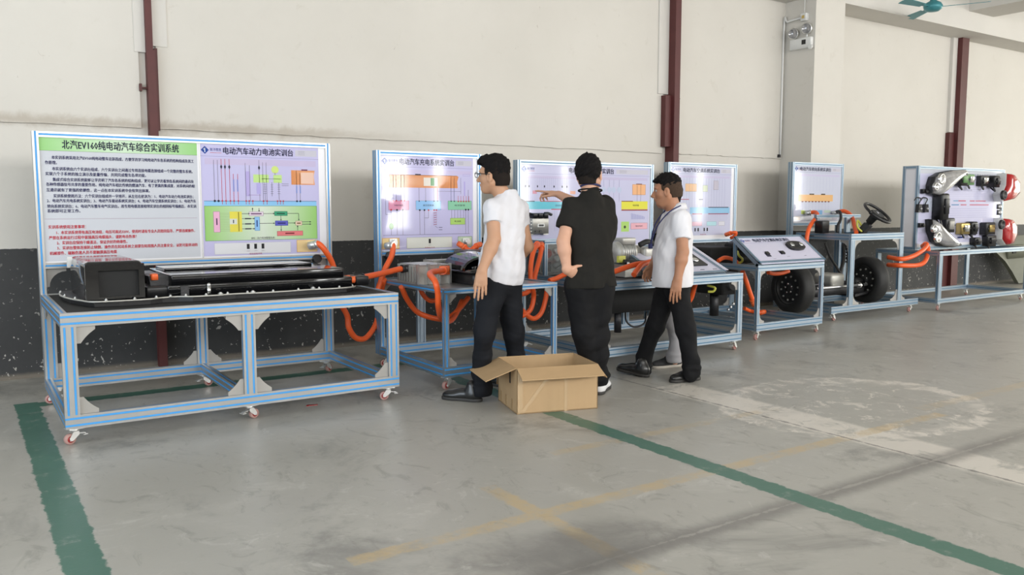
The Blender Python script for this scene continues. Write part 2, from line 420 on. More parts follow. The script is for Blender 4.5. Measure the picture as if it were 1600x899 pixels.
tag(MB().tube([(9.515, 7.30, 3.93), (9.515, 7.30, 4.4), (9.515, 7.30, 5.3)], .006, n=6).build('cable_drop', 'white_plastic'), 'thin cable hanging down to the socket box on the pillar', 'cable')
tag(MB().box((9.46, 7.60, 2.05), (9.50, 7.63, 2.09)).build('cable_clip', 'dark_metal'), 'small dark clip at the foot of the white conduit', 'clip')
# ceiling fan
fx, fy, fz = 11.45, 6.66, 4.12
f = thing('ceiling_fan', (fx, fy, ZC), 'teal ceiling fan with long blades at top right', 'fan')
MB().cyl((fx, fy, fz+.08), (fx, fy, ZC), .016, n=10).build('down_rod', 'teal_paint', f)
MB().lathe((fx, fy, fz), (0, 0, 1), [(0, -.045), (.075, -.04), (.115, -.01), (.125, .03), (.10, .07), (.045, .10), (.03, .18), (0, .18)], 24).build('motor_housing', 'teal_paint', f)
for k in range(3):
    a = R(-62+120*k); u = Vector((math.cos(a), math.sin(a), 0)); w = Vector((-math.sin(a), math.cos(a), .22)).normalized()
    c0 = Vector((fx, fy, fz+.01))
    bl = MB().obox(c0+u*.11-w*.018, u*.16, w*.036, (0, 0, .008)).prism([c0+u*.24-w*.05, c0+u*.68-w*.075, c0+u*.70, c0+u*.68+w*.075, c0+u*.24+w*.05], (0, 0, .006))
    bl.build('fan_blade', 'teal_paint', f)
# ------------------------------------------------------------------ slotted aluminium profile
SLOT = dict(w=.0125, m='slot_blue', a='aluminium')
def prof_poly(sa, sb, dp=.007):
    """cross-section with slots, counter-clockwise, plus strip rectangles"""
    sl = SLOT['w']
    pts = []; strips = []
    cs = [(-sa/2, -sb/2), (sa/2, -sb/2), (sa/2, sb/2), (-sa/2, sb/2)]
    for i in range(4):
        a = Vector(cs[i]); b = Vector(cs[(i+1) % 4]); L = (b-a).length; d = (b-a)/L; n = Vector((-d.y, d.x))
        pts.append(a); k = max(1, round(L/.042))
        for j in range(k):
            c = a+d*(L*(j+.5)/k)
            pts += [c-d*sl/2, c-d*sl/2+n*dp, c+d*sl/2+n*dp, c+d*sl/2]
            strips.append((c-d*sl*.46+n*.0012, c+d*sl*.46+n*.0012, c+d*sl*.46+n*dp, c-d*sl*.46+n*dp))
    return pts, strips
def rail(parent, p0, p1, A, sa, sb, name='frame_rail', strips=True):
    p0, p1, A = Vector(p0), Vector(p1), Vector(A).normalized(); d = (p1-p0).normalized(); B = d.cross(A)
    pts, st = prof_poly(sa, sb)
    mb = MB().prism([p0+A*q.x+B*q.y for q in pts], p1-p0)
    o = mb.build(name, SLOT['a'], parent)
    if strips:
        m = MB()
        for r in st: m.prism([p0+A*q.x+B*q.y for q in r], p1-p0)
        m.build('slot_strip', SLOT['m'], o)
    return o
def rx(p, x0, x1, y, z, sy, sz, **k): return rail(p, (x0, y+sy/2, z+sz/2), (x1, y+sy/2, z+sz/2), (0, 1, 0), sy, sz, **k)
def ry(p, y0, y1, x, z, sx, sz, **k): return rail(p, (x+sx/2, y0, z+sz/2), (x+sx/2, y1, z+sz/2), (1, 0, 0), sx, sz, **k)
def rz(p, z0, z1, x, y, sx, sy, **k): return rail(p, (x+sx/2, y+sy/2, z0), (x+sx/2, y+sy/2, z1), (1, 0, 0), sx, sy, **k)
def gusset(parent, c, U, V, s=.1, t=.008, arc=True):
    """curved corner plate in the angle between directions U and V"""
    c, U, V = Vector(c), Vector(U), Vector(V); N = U.cross(V).normalized(); w = .022
    P = [c, c+U*s, c+U*s+V*w]
    r = s-w
    for i in range(1, 6):
        a = i/6*math.pi/2; k = i/6; q = 1. if arc else .25
        fu = (s-r*math.sin(a))*q+(s-r*k)*(1-q); fv = (s-r*math.cos(a))*q+(w+r*k)*(1-q)
        P.append(c+U*fu+V*fv)
    P += [c+U*w+V*s, c+V*s]
    return MB().prism([p-N*t/2 for p in P], N*t).build('corner_bracket', 'bracket_grey', parent)
# ------------------------------------------------------------------ casters (shared meshes)
def _caster():
    b = MB().box((-.045, -.035, -.006), (.045, .035, 0)).cyl((0, 0, -.006), (0, 0, -.022), .022, n=14)
    for s in (-1, 1): b.prism([(-.016, s*.019, -.02), (.016, s*.019, -.02), (.040, s*.019, -.055), (.038, s*.019, -.072), (.022, s*.019, -.072), (-.016, s*.019, -.04)], (0, s*.003, 0))
    b.cyl((.030, -.026, -.063), (.030, .026, -.063), .007, n=8)
    w = MB().lathe((.030, -.013, -.063), (0, 1, 0), [(.018, 0), (.030, 0), (.032, .003), (.032, .023), (.030, .026), (.018, .026)], 20)
    h = MB().lathe((.030, -.0145, -.063), (0, 1, 0), [(.006, 0), (.019, 0), (.021, .004), (.021, .025), (.019, .029), (.006, .029)], 16)
    k = MB().prism([(-.01, -.012, -.03), (-.055, -.016, -.038), (-.060, -.016, -.044), (-.01, -.012, -.036)], (0, .026, 0)).box((-.066, -.02, -.05), (-.04, .02, -.045))
    return b.mesh('caster', 'zinc'), w.mesh('wheel_tyre', 'caster_tyre'), h.mesh('wheel_hub', 'caster_red'), k.mesh('brake_pedal', 'zinc')
CAST = _caster()
def caster(root, x, y, z=.095, a=0.):
    o = link('caster', CAST[0], root, Vector((x, y, z))-org(root)); o.rotation_euler = (0, 0, a)
    for n, me in zip(('wheel_tyre', 'wheel_hub', 'brake_pedal'), CAST[1:]): link(n, me, o)
# ------------------------------------------------------------------ flat print
def lin(c): return tuple((v/255/12.92 if v/255 <= .04045 else ((v/255+.055)/1.055)**2.4) for v in c)
def print_mat():
    m = bpy.data.materials.new('print_ink'); g = NG(m)
    a = g.add('ShaderNodeAttribute', attribute_name='ink'); n = g.noise(6, 2, vec=g.obj())
    g.l.new(g.mix(g.m('MULTIPLY', n, .04), a.outputs['Color'], (.5, .5, .5)), g.b.inputs['Base Color'])
    g.b.inputs['Roughness'].default_value = .06; g.b.inputs['Specular IOR Level'].default_value = .6
    return m
MAT['print'] = print_mat()
_TX = {}
def glyphs(s):
    if s not in _TX:
        c = bpy.data.curves.new('txt', 'FONT'); c.body = s; c.resolution_u = 1; c.offset = 0
        o = bpy.data.objects.new('txt', c); COL.objects.link(o)
        dg = bpy.context.evaluated_depsgraph_get(); dg.update()
        me = bpy.data.meshes.new_from_object(o.evaluated_get(dg))
        V = np.array([v.co[:2] for v in me.vertices]); F = [tuple(p.vertices) for p in me.polygons]
        bpy.data.objects.remove(o); bpy.data.curves.remove(c); bpy.data.meshes.remove(me)
        _TX[s] = (V, F)
    return _TX[s]
class Print:
    """sheet of W x H metres: u to the right, v downwards, layers stand a hair proud of one another"""
    def __init__(s, W, H, bg): s.W, s.H = W, H; s.v = []; s.f = []; s.c = []; s.k = 0; s.rect(0, 0, 1, 1, bg)
    def poly(s, pts, col, lay=1):
        n = len(s.v); s.v += [(u*s.W, v*s.H, lay) for u, v in pts]; s.f.append(list(range(n, n+len(pts))))
        s.c.append(lin(col) if not isinstance(col[0], tuple) else [lin(c) for c in col]); return s
    def rect(s, u0, v0, u1, v1, col, lay=None):
        if lay is None: lay = 0 if not s.f else 1
        return s.poly([(u0, v0), (u1, v0), (u1, v1), (u0, v1)], col, lay)
    def grad(s, u0, v0, u1, v1, c0, c1, lay=1):        # printed blend: c0 at both ends, c1 in the middle
        m = (u0+u1)/2
        s.poly([(u0, v0), (m, v0), (m, v1), (u0, v1)], (c0, c1, c1, c0), lay); return s.poly([(m, v0), (u1, v0), (u1, v1), (m, v1)], (c1, c0, c0, c1), lay)
    def line(s, u0, v0, u1, v1, col, w=.0035, lay=2):
        a = Vector((u0*s.W, v0*s.H)); b = Vector((u1*s.W, v1*s.H)); d = (b-a).normalized(); n = Vector((-d.y, d.x))*w/2
        return s.poly([((p.x)/s.W, (p.y)/s.H) for p in (a+n, b+n, b-n, a-n)], col, lay)
    def frame(s, u0, v0, u1, v1, col, w=.003, lay=3):
        s.line(u0, v0, u1, v0, col, w, lay); s.line(u1, v0, u1, v1, col, w, lay); s.line(u1, v1, u0, v1, col, w, lay); return s.line(u0, v1, u0, v0, col, w, lay)
    def disc(s, u, v, r, col, lay=3, n=12, sx=1.):
        return s.poly([(u+r*sx*math.cos(2*math.pi*i/n)/s.W, v+r*math.sin(2*math.pi*i/n)/s.H) for i in range(n)], col, lay)
    def arrow(s, u0, v0, u1, v1, col, w=.0035, h=.010, lay=3):
        s.line(u0, v0, u1, v1, col, w, lay); a = Vector((u0*s.W, v0*s.H)); b = Vector((u1*s.W, v1*s.H)); d = (b-a).normalized(); n = Vector((-d.y, d.x))
        return s.poly([((p.x)/s.W, (p.y)/s.H) for p in (b+d*h*.4, b-d*h+n*h*.6, b-d*h-n*h*.6)], col, lay)
    def text(s, t, u0, u1, v, hgt, col, lay=4, bold=0.):
        if bold:
            for i, (a, b) in enumerate(((-1, -.5), (1, .5), (0, 1))): s.text(t, u0+a*bold*hgt/s.W, u1+a*bold*hgt/s.W, v+b*bold*hgt/s.H, hgt, col, lay+i)
            return s
        if True: pass
        """t fitted between u0 and u1, centred on v, character height hgt (metres)"""
        V, F = glyphs(t); x0, x1 = V[:, 0].min(), V[:, 0].max(); k = (u1-u0)*s.W/(x1-x0); n = len(s.v); c = lin(col)
        s.v += [(u0*s.W+(p[0]-x0)*k, v*s.H-(p[1]-.38)*hgt/.92, lay) for p in V]
        for f in F: s.f.append([n+i for i in f][::-1]); s.c.append(c)
        return s
    def build(s, name, parent, o, U, V, N, label=None):
        """o: top-left corner in the world, U right, V down, N out of the sheet"""
        o, U, V, N = map(Vector, (o, U, V, N)); og = org(parent)
        me = bpy.data.meshes.new(name)
        me.from_pydata([tuple(o+U*a+V*b+N*(.0006+.0005*l)-og) for a, b, l in s.v], [], [f[::-1] for f in s.f])
        at = me.color_attributes.new('ink', 'FLOAT_COLOR', 'CORNER'); data = []
        for f, c in zip(s.f, s.c):
            if isinstance(c, list): data += [(*q, 1) for q in c[::-1]]
            else: data += [(*c, 1)]*len(f)
        at.data.foreach_set('color', np.array(data, dtype=np.float32).ravel())
        me.materials.append(MAT['print']); me.update()
        ob = link(name, me, parent)
        if label: ob['label'] = label
        return ob
NAVY = (22, 26, 66); INK = (38, 36, 60); RED = (190, 40, 60); LAV = (194, 190, 226); GREY = (130, 126, 150)
def header(p, title, u0, u1, v=.055, h=.055, logo=True, small=True):
    if logo:
        du = .03/p.W; dv = .03/p.H; cu = .012/p.W+du; cv = v
        p.poly([(cu-du, cv), (cu, cv-dv), (cu+du, cv), (cu, cv+dv)], (24, 66, 150), 2)
        p.line(cu, cv-dv*.55, cu, cv+dv*.55, (225, 230, 245), .006, 3); p.line(cu-du*.3, cv-dv*.1, cu, cv-dv*.55, (225, 230, 245), .005, 3)
        p.text('联洋教育', cu+du*1.25, cu+du*1.25+.085/p.W, v-.006, .024, (40, 62, 140), 3)
        p.line(cu+du*1.25, v+.022, cu+du*1.25+.085/p.W, v+.022, (190, 90, 90), .003, 3)
    p.text(title, u0, u1, v, h, NAVY, 4, .022)
    if small:
        p.rect(u1+.02, v-.028, .985, v+.03, (196, 194, 206), 1)
        for i in range(3): p.line(u1+.045, v-.014+.014*i, u1+.105, v-.014+.014*i, (150, 148, 166), .003, 2)
    p.line(0, v*2-.002, 1, v*2-.002, (150, 148, 190), .003, 2)
# ------------------------------------------------------------------ framed display board of a bench
def board(root, x0, x1, yf, z0, z1, sheets, zlow=.10, dpt=.08, stile=.04, name='display_panel'):
    """stiles stand on the floor frame; sheets: list of (fraction0, fraction1, Print)"""
    rz(root, zlow, z1, x0, yf, stile, dpt, name='board_stile'); rz(root, zlow, z1, x1-stile, yf, stile, dpt, name='board_stile')
    rx(root, x0+stile, x1-stile, yf, z1-.04, .04, .04, name='board_rail'); rx(root, x0+stile, x1-stile, yf, z0, .04, .04, name='board_rail')
    a, b = x0+stile, x1-stile
    pn = MB().box((a, yf+.012, z0+.04), (b, yf+.024, z1-.04)).build(name, 'panel_white', root)
    for f0, f1, p in sheets:
        p.build('printed_sheet', pn, (a+(b-a)*f0, yf+.012, z1-.04), (1, 0, 0), (0, 0, -1), (0, -1, 0))
    return pn
def table(root, x0, x1, y0, y1, zt, tw=.08, legw=.08, lw=.04, mids=(), gus=True, zb=.095, top=None, legs_back=True, arc=True):
    """frame of rails; tw height of the top rails, legw width of legs along x"""
    rx(root, x0, x1, y0, zt-tw, lw, tw); rx(root, x0, x1, y1-lw, zt-tw, lw, tw)
    for x in (x0, x1-lw): ry(root, y0+lw, y1-lw, x, zt-tw, lw, tw)
    rx(root, x0, x1, y0, zb, lw, .08); rx(root, x0, x1, y1-lw, zb, lw, .08)
    for x in (x0, x1-lw): ry(root, y0+lw, y1-lw, x, zb, lw, .08)
    xs = [x0] + [m-legw/2 for m in mids] + [x1-legw]
    for x in xs:
        rz(root, zb+.08, zt-tw, x, y0, legw, lw, name='leg')
        if legs_back or x not in (xs[0], xs[-1]): rz(root, zb+.08, zt-tw, x, y1-lw, legw, lw, name='leg')
        if x not in (xs[0], xs[-1]): ry(root, y0+lw, y1-lw, x+legw/2-lw/2, zb, lw, .08)
    if gus:
        for i, x in enumerate(xs):
            for yy in (y0+lw/2, y1-lw/2):
                if i > 0:
                    gusset(root, (x, yy, zt-tw), (-1, 0, 0), (0, 0, -1), gus, arc=arc); gusset(root, (x, yy, zb+.08), (-1, 0, 0), (0, 0, 1), gus, arc=arc)
                if i < len(xs)-1:
                    gusset(root, (x+legw, yy, zt-tw), (1, 0, 0), (0, 0, -1), gus, arc=arc); gusset(root, (x+legw, yy, zb+.08), (1, 0, 0), (0, 0, 1), gus, arc=arc)
        for x in (x0+lw/2, x1-lw/2):
            gusset(root, (x, y0+lw, zt-tw), (0, 1, 0), (0, 0, -1), gus*.9, arc=arc); gusset(root, (x, y1-lw, zt-tw), (0, -1, 0), (0, 0, -1), gus*.9, arc=arc)
    for i, x in enumerate([x0+.05] + list(mids) + [x1-.07]):
        caster(root, x, y0+.04, zb, R((200, 20, 160)[i % 3])); caster(root, x, y1-.05, zb, R((170, 10, 30)[i % 3]))
    if top:
        MB().box((x0+lw*.6, y0+lw*.6, zt-.022), (x1-lw*.6, y1-lw*.6, zt-.006)).build('table_top', top, root)
def console(root, BL, BR, TL, TR, pr, thick=.05, name='control_console'):
    """tilted framed panel on the bench, sheet pr"""
    BL, BR, TL, TR = map(Vector, (BL, BR, TL, TR)); U = (BR-BL).normalized(); V = (TL-BL).normalized(); N = U.cross(V).normalized()
    body = MB().obox(BL-N*thick, BR-BL, TL-BL, N*(thick-.012))
    bo = body.build(name, SLOT['a'], root)
    fr = .028; Wd = (BR-BL).length; Hd = (TL-BL).length
    for a, b in ((BL, BR), (TL-V*fr, TR-V*fr)):
        MB().obox(a-N*.004, (b-a), V*fr, N*.010).obox(a-N*.004+V*fr*.35, b-a, V*fr*.25, N*.0108, 1).build('console_frame', [SLOT['a'], SLOT['m']], bo)
    for a, b in ((BL, TL), (BR-U*fr, TR-U*fr)):
        MB().obox(a-N*.004, (b-a), U*fr, N*.010).obox(a-N*.004+U*fr*.35, b-a, U*fr*.25, N*.0108, 1).build('console_frame', [SLOT['a'], SLOT['m']], bo)
    MB().obox(BL-N*thick-N*.002, BR-BL, V*.03, N*.03, 0).build('console_edge', SLOT['m'], bo)
    pn = MB().obox(BL+U*fr+V*fr-N*.012, U*(Wd-2*fr), V*(Hd-2*fr), N*.008).build('console_panel', 'panel_white', bo)
    for s_ in (0, 1):                                    # struts holding the high edge
        t = (TL if s_ == 0 else TR)+(U*.03 if s_ == 0 else -U*.03)-V*.03-N*thick
        b = Vector((t.x, t.y, BL.z-.03))
        rail(root, b, t, U, .03, .03, name='console_strut')
    pr.build('printed_sheet', pn, TL+U*fr-V*fr-N*.004, U, -V, N)
    return bo, U, V, N

# ------------------------------------------------------------------ the printed sheets
def sheet_intro():
    p = Print(1.045, .86, (200, 203, 210))
    p.grad(0, .0, 1, .105, (150, 205, 128), (205, 228, 200)); p.line(0, .105, 1, .105, (120, 150, 110), .002)
    p.text('北汽EV160纯电动汽车综合实训系统', .135, .875, .052, .062, (24, 34, 58), 4, .022)
    body = [(.158, .07, .975, '本实训系统采用北汽EV160纯电动整车总装而成，方便学员学习纯电动汽车各系统的结构组成及其工'), (.2, .03, .10, '作原理。'),
            (.249, .07, .965, '本实训系统由六个实训台组成，六个实训台之间通过专用连接电缆连接组成一个完整的整车系统。'), (.29, .03, .65, '实现六个子系统的独立演示及能量传输，共同完成整车各项功能。'),
            (.336, .07, .97, '集成式综合实训系统能够让学员明了汽车各系统的结构组成，更可以让学员看到各系统间的通讯及'), (.375, .03, .975, '各种传感器信号共享的重要作用。纯电动汽车相比传统的燃油汽车，有了更高的集成度，对系统间的相'), (.42, .03, .67, '互通讯就有了更强的依赖性，这一点在本实训系统中会有突出体现。'),
            (.468, .07, .965, '实训系统使用方法：六个实训台组成并一字排开，从左往右依次为：1、电动汽车动力电池实训台；'), (.507, .03, .98, '2、电动汽车充电系统实训台；3、电动汽车驱动系统实训台；4、电动汽车空调系统实训台；5、电动汽车'), (.552, .03, .98, '转向系统实训台；6、电动汽车整车电气实训台。用专用电缆连接相邻实训台的相同标号插座后，本实训'), (.59, .03, .225, '系统即可正常工作。')]
    for v, a, b, t in body: p.text(t, a, b, v, .025, (36, 38, 92), 4, .02)
    p.line(.01, .655, .985, .655, (176, 160, 176), .003)
    for v, a, b, t in [(.72, .03, .255, '实训系统使用注意事项：'), (.766, .075, .965, '1、本实训系统带有高压电池组，电压可高达320V。使用时请有专业人员陪同指导，严禁违规操作，'), (.808, .03, .57, '严禁在系统运行过程中拔插高压电缆插头，谨防电击伤害！'), (.85, .075, .51, '2、实训台应保持干燥清洁，保证良好的绝缘性。'),
                       (.892, .075, .98, '3、实训台整体连接防止倾倒，操作员在起动系统之前要告知周围人员注意安全，以防可能转动的'), (.934, .03, .44, '机械部件、碰触伤害人员不要触摸高压电缆')]:
        p.text(t, a, b, v, .025, (196, 34, 58), 4, .02)
    return p
def bbox(p, u0, v0, u1, v1, c, t=None, w=.0025):
    p.rect(u0, v0, u1, v1, c, 2); p.frame(u0, v0, u1, v1, tuple(int(q*.72) for q in c), w, 3)
    if t: p.text(t, (u0*.72+u1*.28), (u0*.28+u1*.72), (v0+v1)/2, .016, INK)
def dot(p, u, v, c=INK, r=.006): p.disc(u, v, r, c, 4, 8)
def switches(p, us, v, cap):
    for u in us: p.rect(u-.011/p.W, v-.02/p.H, u+.011/p.W, v+.02/p.H, (28, 28, 36), 3); p.line(u-.012/p.W, v+.036/p.H, u+.012/p.W, v+.036/p.H, GREY, .003)
    m = sum(us)/len(us); p.text(cap, m-.05/p.W, m+.05/p.W, v+.058/p.H, .014, (170, 40, 70))
def sheet_battery():
    p = Print(.94, .86, LAV); header(p, '电动汽车动力电池实训台', .19, .775)
    p.rect(.04, .125, .975, .18, (195, 184, 216), 1)
    for u, c, v0 in [(.11, GREY, .14), (.14, GREY, .14), (.17, RED, .13), (.20, RED, .13), (.235, RED, .13), (.265, RED, .26), (.30, RED, .26), (.51, GREY, .15), (.54, GREY, .15), (.48, GREY, .13)]: p.line(u, v0, u, .505, c)
    for u in (.17, .20, .235, .48): p.poly([(u-.009, .2), (u, .178), (u+.009, .2), (u, .222)], INK, 4)
    for u in (.266, .298): p.rect(u-.005, .31, u+.005, .42, (132, 140, 205), 3)
    p.rect(.365, .235, .40, .46, (178, 166, 218), 2); p.line(.365, .16, .365, .505, GREY); p.line(.40, .18, .40, .505, GREY); p.line(.385, .45, .49, .45, (160, 130, 190))
    p.rect(.455, .34, .49, .44, (176, 168, 222), 3)
    p.rect(.43, .262, .56, .335, (190, 222, 140), 2); p.rect(.60, .262, .672, .335, (190, 222, 140), 2); p.disc(.615, .215, .03, (205, 224, 130), 2)
    p.line(.615, .24, .615, .27, GREY); p.line(.50, .30, .66, .30, (120, 160, 90))
    for u in (.525, .585, .645):
        for k in range(5): p.line(u-.012, .355+.02*k, u+.012, .355+.02*k, GREY, .003)
        p.line(u, .33, u, .505 if u != .585 else .46, GREY)
    p.line(.67, .345, .73, .345, GREY); p.line(.67, .36, .73, .36, GREY)
    p.poly([(.755, .215), (.965, .215), (.955, .27), (.965, .35), (.755, .35)], ((214, 140, 86), (222, 150, 100), (236, 190, 160), (226, 160, 120), (214, 140, 86)), 2)
    p.rect(.84, .235, .952, .34, (232, 196, 178), 3); p.line(.80, .22, .80, .505, GREY); p.line(.83, .24, .83, .505, GREY); p.rect(.845, .205, .90, .218, (110, 60, 90), 4)
    for u in (.80, .832): p.rect(u-.005, .36, u+.005, .43, (132, 150, 210), 3)
    p.rect(.025, .505, .975, .55, (140, 196, 236), 1); p.line(.025, .505, .975, .505, (60, 90, 140)); p.line(.025, .55, .975, .55, (50, 90, 120), .003)
    for u in (.11, .14): dot(p, u, .505, (24, 24, 50), .009)
    for u in (.17, .20, .235, .265, .30, .365, .39, .42, .51, .54, .63, .655, .68): dot(p, u, .505, RED, .007); p.line(u, .515, u, .535, RED, .004)
    for u in (.80, .83): dot(p, u, .505, INK, .008)
    p.grad(.025, .55, .975, .862, (150, 200, 110), (214, 226, 208)); p.frame(.025, .55, .975, .862, (110, 150, 120))
    bbox(p, .095, .60, .145, .785, (232, 176, 206)); p.line(.12, .66, .12, .72, (90, 60, 90), .010, 4)
    for k in range(12): p.line(.145, .615+.0145*k, .225, .615+.0145*k, (150, 170, 120), .002)
    p.rect(.225, .60, .325, .785, (226, 214, 84), 2); p.rect(.225, .665, .285, .715, (214, 218, 210), 3); p.line(.298, .605, .298, .78, (120, 110, 40), .006, 4); p.line(.255, .675, .255, .705, INK, .008, 4)
    p.arrow(.325, .62, .39, .62, INK); bbox(p, .385, .602, .505, .64, (224, 208, 222), None); p.line(.40, .621, .49, .621, (120, 80, 120), .010, 4)
    for v in (.665, .713, .758): p.arrow(.325, v, .43, v, INK); p.line(.35, v, .40, v, INK, .009, 4)
    bbox(p, .43, .65, .472, .775, (140, 190, 236)); p.line(.45, .68, .45, .74, (50, 80, 150), .010, 4)
    p.arrow(.415, .60, .415, .568, INK); p.arrow(.47, .568, .47, .60, INK)
    p.arrow(.505, .62, .60, .62, INK); bbox(p, .60, .60, .712, .64, (54, 156, 116)); p.line(.62, .62, .69, .62, (20, 80, 60), .009, 4)
    p.line(.712, .62, .812, .62, INK); p.arrow(.812, .62, .812, .685, INK); p.arrow(.655, .64, .655, .685, INK)
    bbox(p, .605, .688, .715, .732, (88, 92, 190)); p.line(.625, .71, .695, .71, (40, 40, 110), .009, 4)
    p.arrow(.472, .71, .60, .71, INK); p.arrow(.715, .71, .78, .71, INK); p.arrow(.655, .732, .655, .78, INK); p.arrow(.80, .78, .80, .735, INK)
    bbox(p, .782, .692, .84, .732, (224, 200, 178)); p.line(.795, .712, .828, .712, (120, 80, 50), .009, 4)
    p.arrow(.84, .70, .92, .70, INK); p.arrow(.84, .722, .92, .722, INK)
    bbox(p, .62, .785, .845, .828, (224, 120, 124)); p.line(.69, .806, .77, .806, (120, 20, 40), .010, 4)
    p.text('BMS（动力电池管理系统）', .40, .60, .845, .02, INK)
    p.rect(.095, .885, .735, .985, (222, 222, 226), 2); p.frame(.095, .885, .735, .985, (190, 190, 200), .002)
    switches(p, (.37, .432, .494), .92, '电池组总开关')
    p.rect(.79, .872, .97, .985, (236, 206, 150), 2); p.frame(.79, .872, .97, .985, (214, 170, 110), .004)
    return p
def comb(p, u0, u1, n, v0, v1, c=GREY, w=.003, dots=True):
    for i in range(n):
        u = u0+(u1-u0)*i/max(1, n-1); p.line(u, v0, u, v1, c, w)
        if dots: dot(p, u, v1, RED if i % 3 else INK, .006)
def sheet_charge():
    p = Print(.92, .815, LAV); header(p, '电动汽车充电系统实训台', .20, .785, .06, .056)
    p.rect(.05, .145, .98, .185, (196, 186, 220), 1); p.line(.05, .14, .05, .62, GREY); p.line(.05, .62, .105, .62, GREY)
    p.poly([(.09, .2), (.82, .2), (.835, .21), (.82, .265), (.825, .335), (.085, .335), (.095, .27)], ((214, 140, 90), (214, 140, 90), (214, 140, 90), (214, 140, 90), (214, 140, 90), (214, 140, 90), (222, 166, 130)), 2)
    p.line(.09, .2, .82, .2, (150, 90, 50)); p.rect(.45, .225, .60, .315, (224, 216, 206), 3); p.rect(.525, .228, .565, .312, (90, 150, 96), 4); p.rect(.36, .188, .42, .2, INK, 4)
    for u0, u1, c, t in ((.08, .29, (222, 150, 180), '车载充电机'), (.365, .635, (140, 190, 236), '高压控制盒'), (.715, .98, (140, 200, 168), '电池管理')): bbox(p, u0, .475, u1, .572, c, t)
    for u in (.13, .16, .21, .245): p.line(u, .2, u, .475, GREY); dot(p, u, .475, RED, .007)
    for u in (.40, .47, .56, .60): p.line(u, .335, u, .478, GREY if u < .58 else RED); dot(p, u, .478)
    for u in (.75, .785): p.line(u, .22, u, .478, (100, 110, 150)); dot(p, u, .478)
    for u in (.83, .86, .89, .92, .95): p.line(u, .42, u, .478, RED); dot(p, u, .48, RED, .007)
    p.rect(.895, .26, .91, .42, (176, 166, 222), 2); p.line(.945, .35, .945, .478, GREY); p.line(.86, .22, .86, .40, GREY); p.line(.60, .37, .86, .37, GREY, .003); p.frame(.885, .18, .965, .20, (170, 160, 215))
    for u in (.105, .165, .225): dot(p, u, .572, RED if u < .12 else INK, .009)
    p.line(.105, .572, .105, .84, GREY); p.line(.165, .572, .165, .84, GREY); p.line(.225, .572, .225, .84, GREY); p.disc(.105, .745, .028, (120, 165, 100), 3, 12, .8)
    for u in (.405, .455): p.line(u, .575, u, .84, GREY); dot(p, u, .575, INK, .009)
    for u in (.50, .56, .585): dot(p, u, .575, RED, .008)
    p.line(.50, .575, .50, .66, GREY); p.line(.455, .66, .50, .66, GREY)
    for k in range(6): p.line(.553, .60+.025*k, .59, .613+.025*k, GREY, .003); p.line(.59, .60+.025*k, .553, .613+.025*k, RED, .003)
    p.line(.57, .75, .60, .77, GREY); p.line(.61, .765, .65, .765, INK); p.line(.61, .79, .65, .79, INK)
    bbox(p, .74, .665, .905, .735, (176, 214, 116), '电池组'); comb(p, .755, .89, 5, .572, .665, GREY, .003, False)
    for u in (.915, .945): p.line(u, .572, u, .84, GREY); dot(p, u, .572, INK, .009)
    p.line(.02, .84, .96, .84, (100, 96, 130), .003)
    p.rect(.01, .872, .185, .985, (238, 208, 150), 2); p.frame(.01, .872, .185, .985, (226, 170, 90), .004)
    p.rect(.265, .872, .755, .985, (222, 222, 214), 2); p.frame(.265, .872, .755, .985, (190, 196, 160), .003); switches(p, (.51,), .912, '充电机开关')
    p.rect(.825, .872, .985, .985, (190, 206, 180), 2); p.frame(.825, .872, .985, .985, (130, 150, 130), .004)
    return p
def sheet_drive():
    p = Print(1.66, .80, (196, 195, 222)); header(p, '电动汽车驱动系统实训台', .35, .70, .055, .055)
    p.rect(.02, .13, .98, .165, (192, 184, 214), 1)
    for u in [.03+.0145*i for i in range(22)]: p.line(u, .15, u, .44, (150, 150, 190), .003)
    for u in (.035, .06, .12, .17, .24, .30, .335): p.disc(u, .26, .012, INK, 3, 8, .6)
    p.rect(.085, .31, .115, .35, (214, 150, 170), 2); p.rect(.19, .31, .25, .35, (160, 200, 150), 2); p.rect(.36, .31, .40, .35, (224, 170, 150), 2)
    p.rect(.02, .44, .40, .535, (96, 186, 204), 2); p.line(.02, .44, .10, .44, INK, .009, 3); p.line(.14, .44, .40, .44, (180, 40, 70), .007, 3); p.line(.22, .537, .42, .537, (180, 40, 70), .009, 3); p.text('整车控制器', .25, .30, .49, .02, (50, 70, 120))
    for u in [.245+.012*i for i in range(12)]: p.line(u, .54, u, .80, (160, 158, 200), .003)
    for u in (.62, .665, .70, .745): p.line(u, .16, u, .44, (140, 140, 176)); p.disc(u, .29, .03, (186, 196, 220), 3, 12)
    bbox(p, .855, .215, .965, .35, (232, 176, 130)); p.line(.895, .23, .895, .44, GREY); p.line(.925, .23, .925, .44, GREY); p.rect(.885, .205, .935, .216, (120, 70, 60), 4)
    p.rect(.765, .435, .985, .54, (222, 216, 74), 2); p.line(.765, .435, .86, .435, (120, 40, 40), .008, 3); p.line(.765, .55, .985, .55, (150, 50, 50), .012, 3); p.text('电机控制器', .86, .91, .487, .02, (90, 90, 60))
    for u in [.85+.009*i for i in range(13)]: p.line(u, .59+.004*(12-abs(int((u-.85)/.009)-12)), u, .67, (120, 128, 196), .004)
    p.rect(.765, .70, .83, .83, (176, 214, 116), 2); p.disc(.795, .77, .016, (60, 70, 50), 3, 8); bbox(p, .845, .72, .985, .80, (230, 176, 188), '驱动电机')
    return p
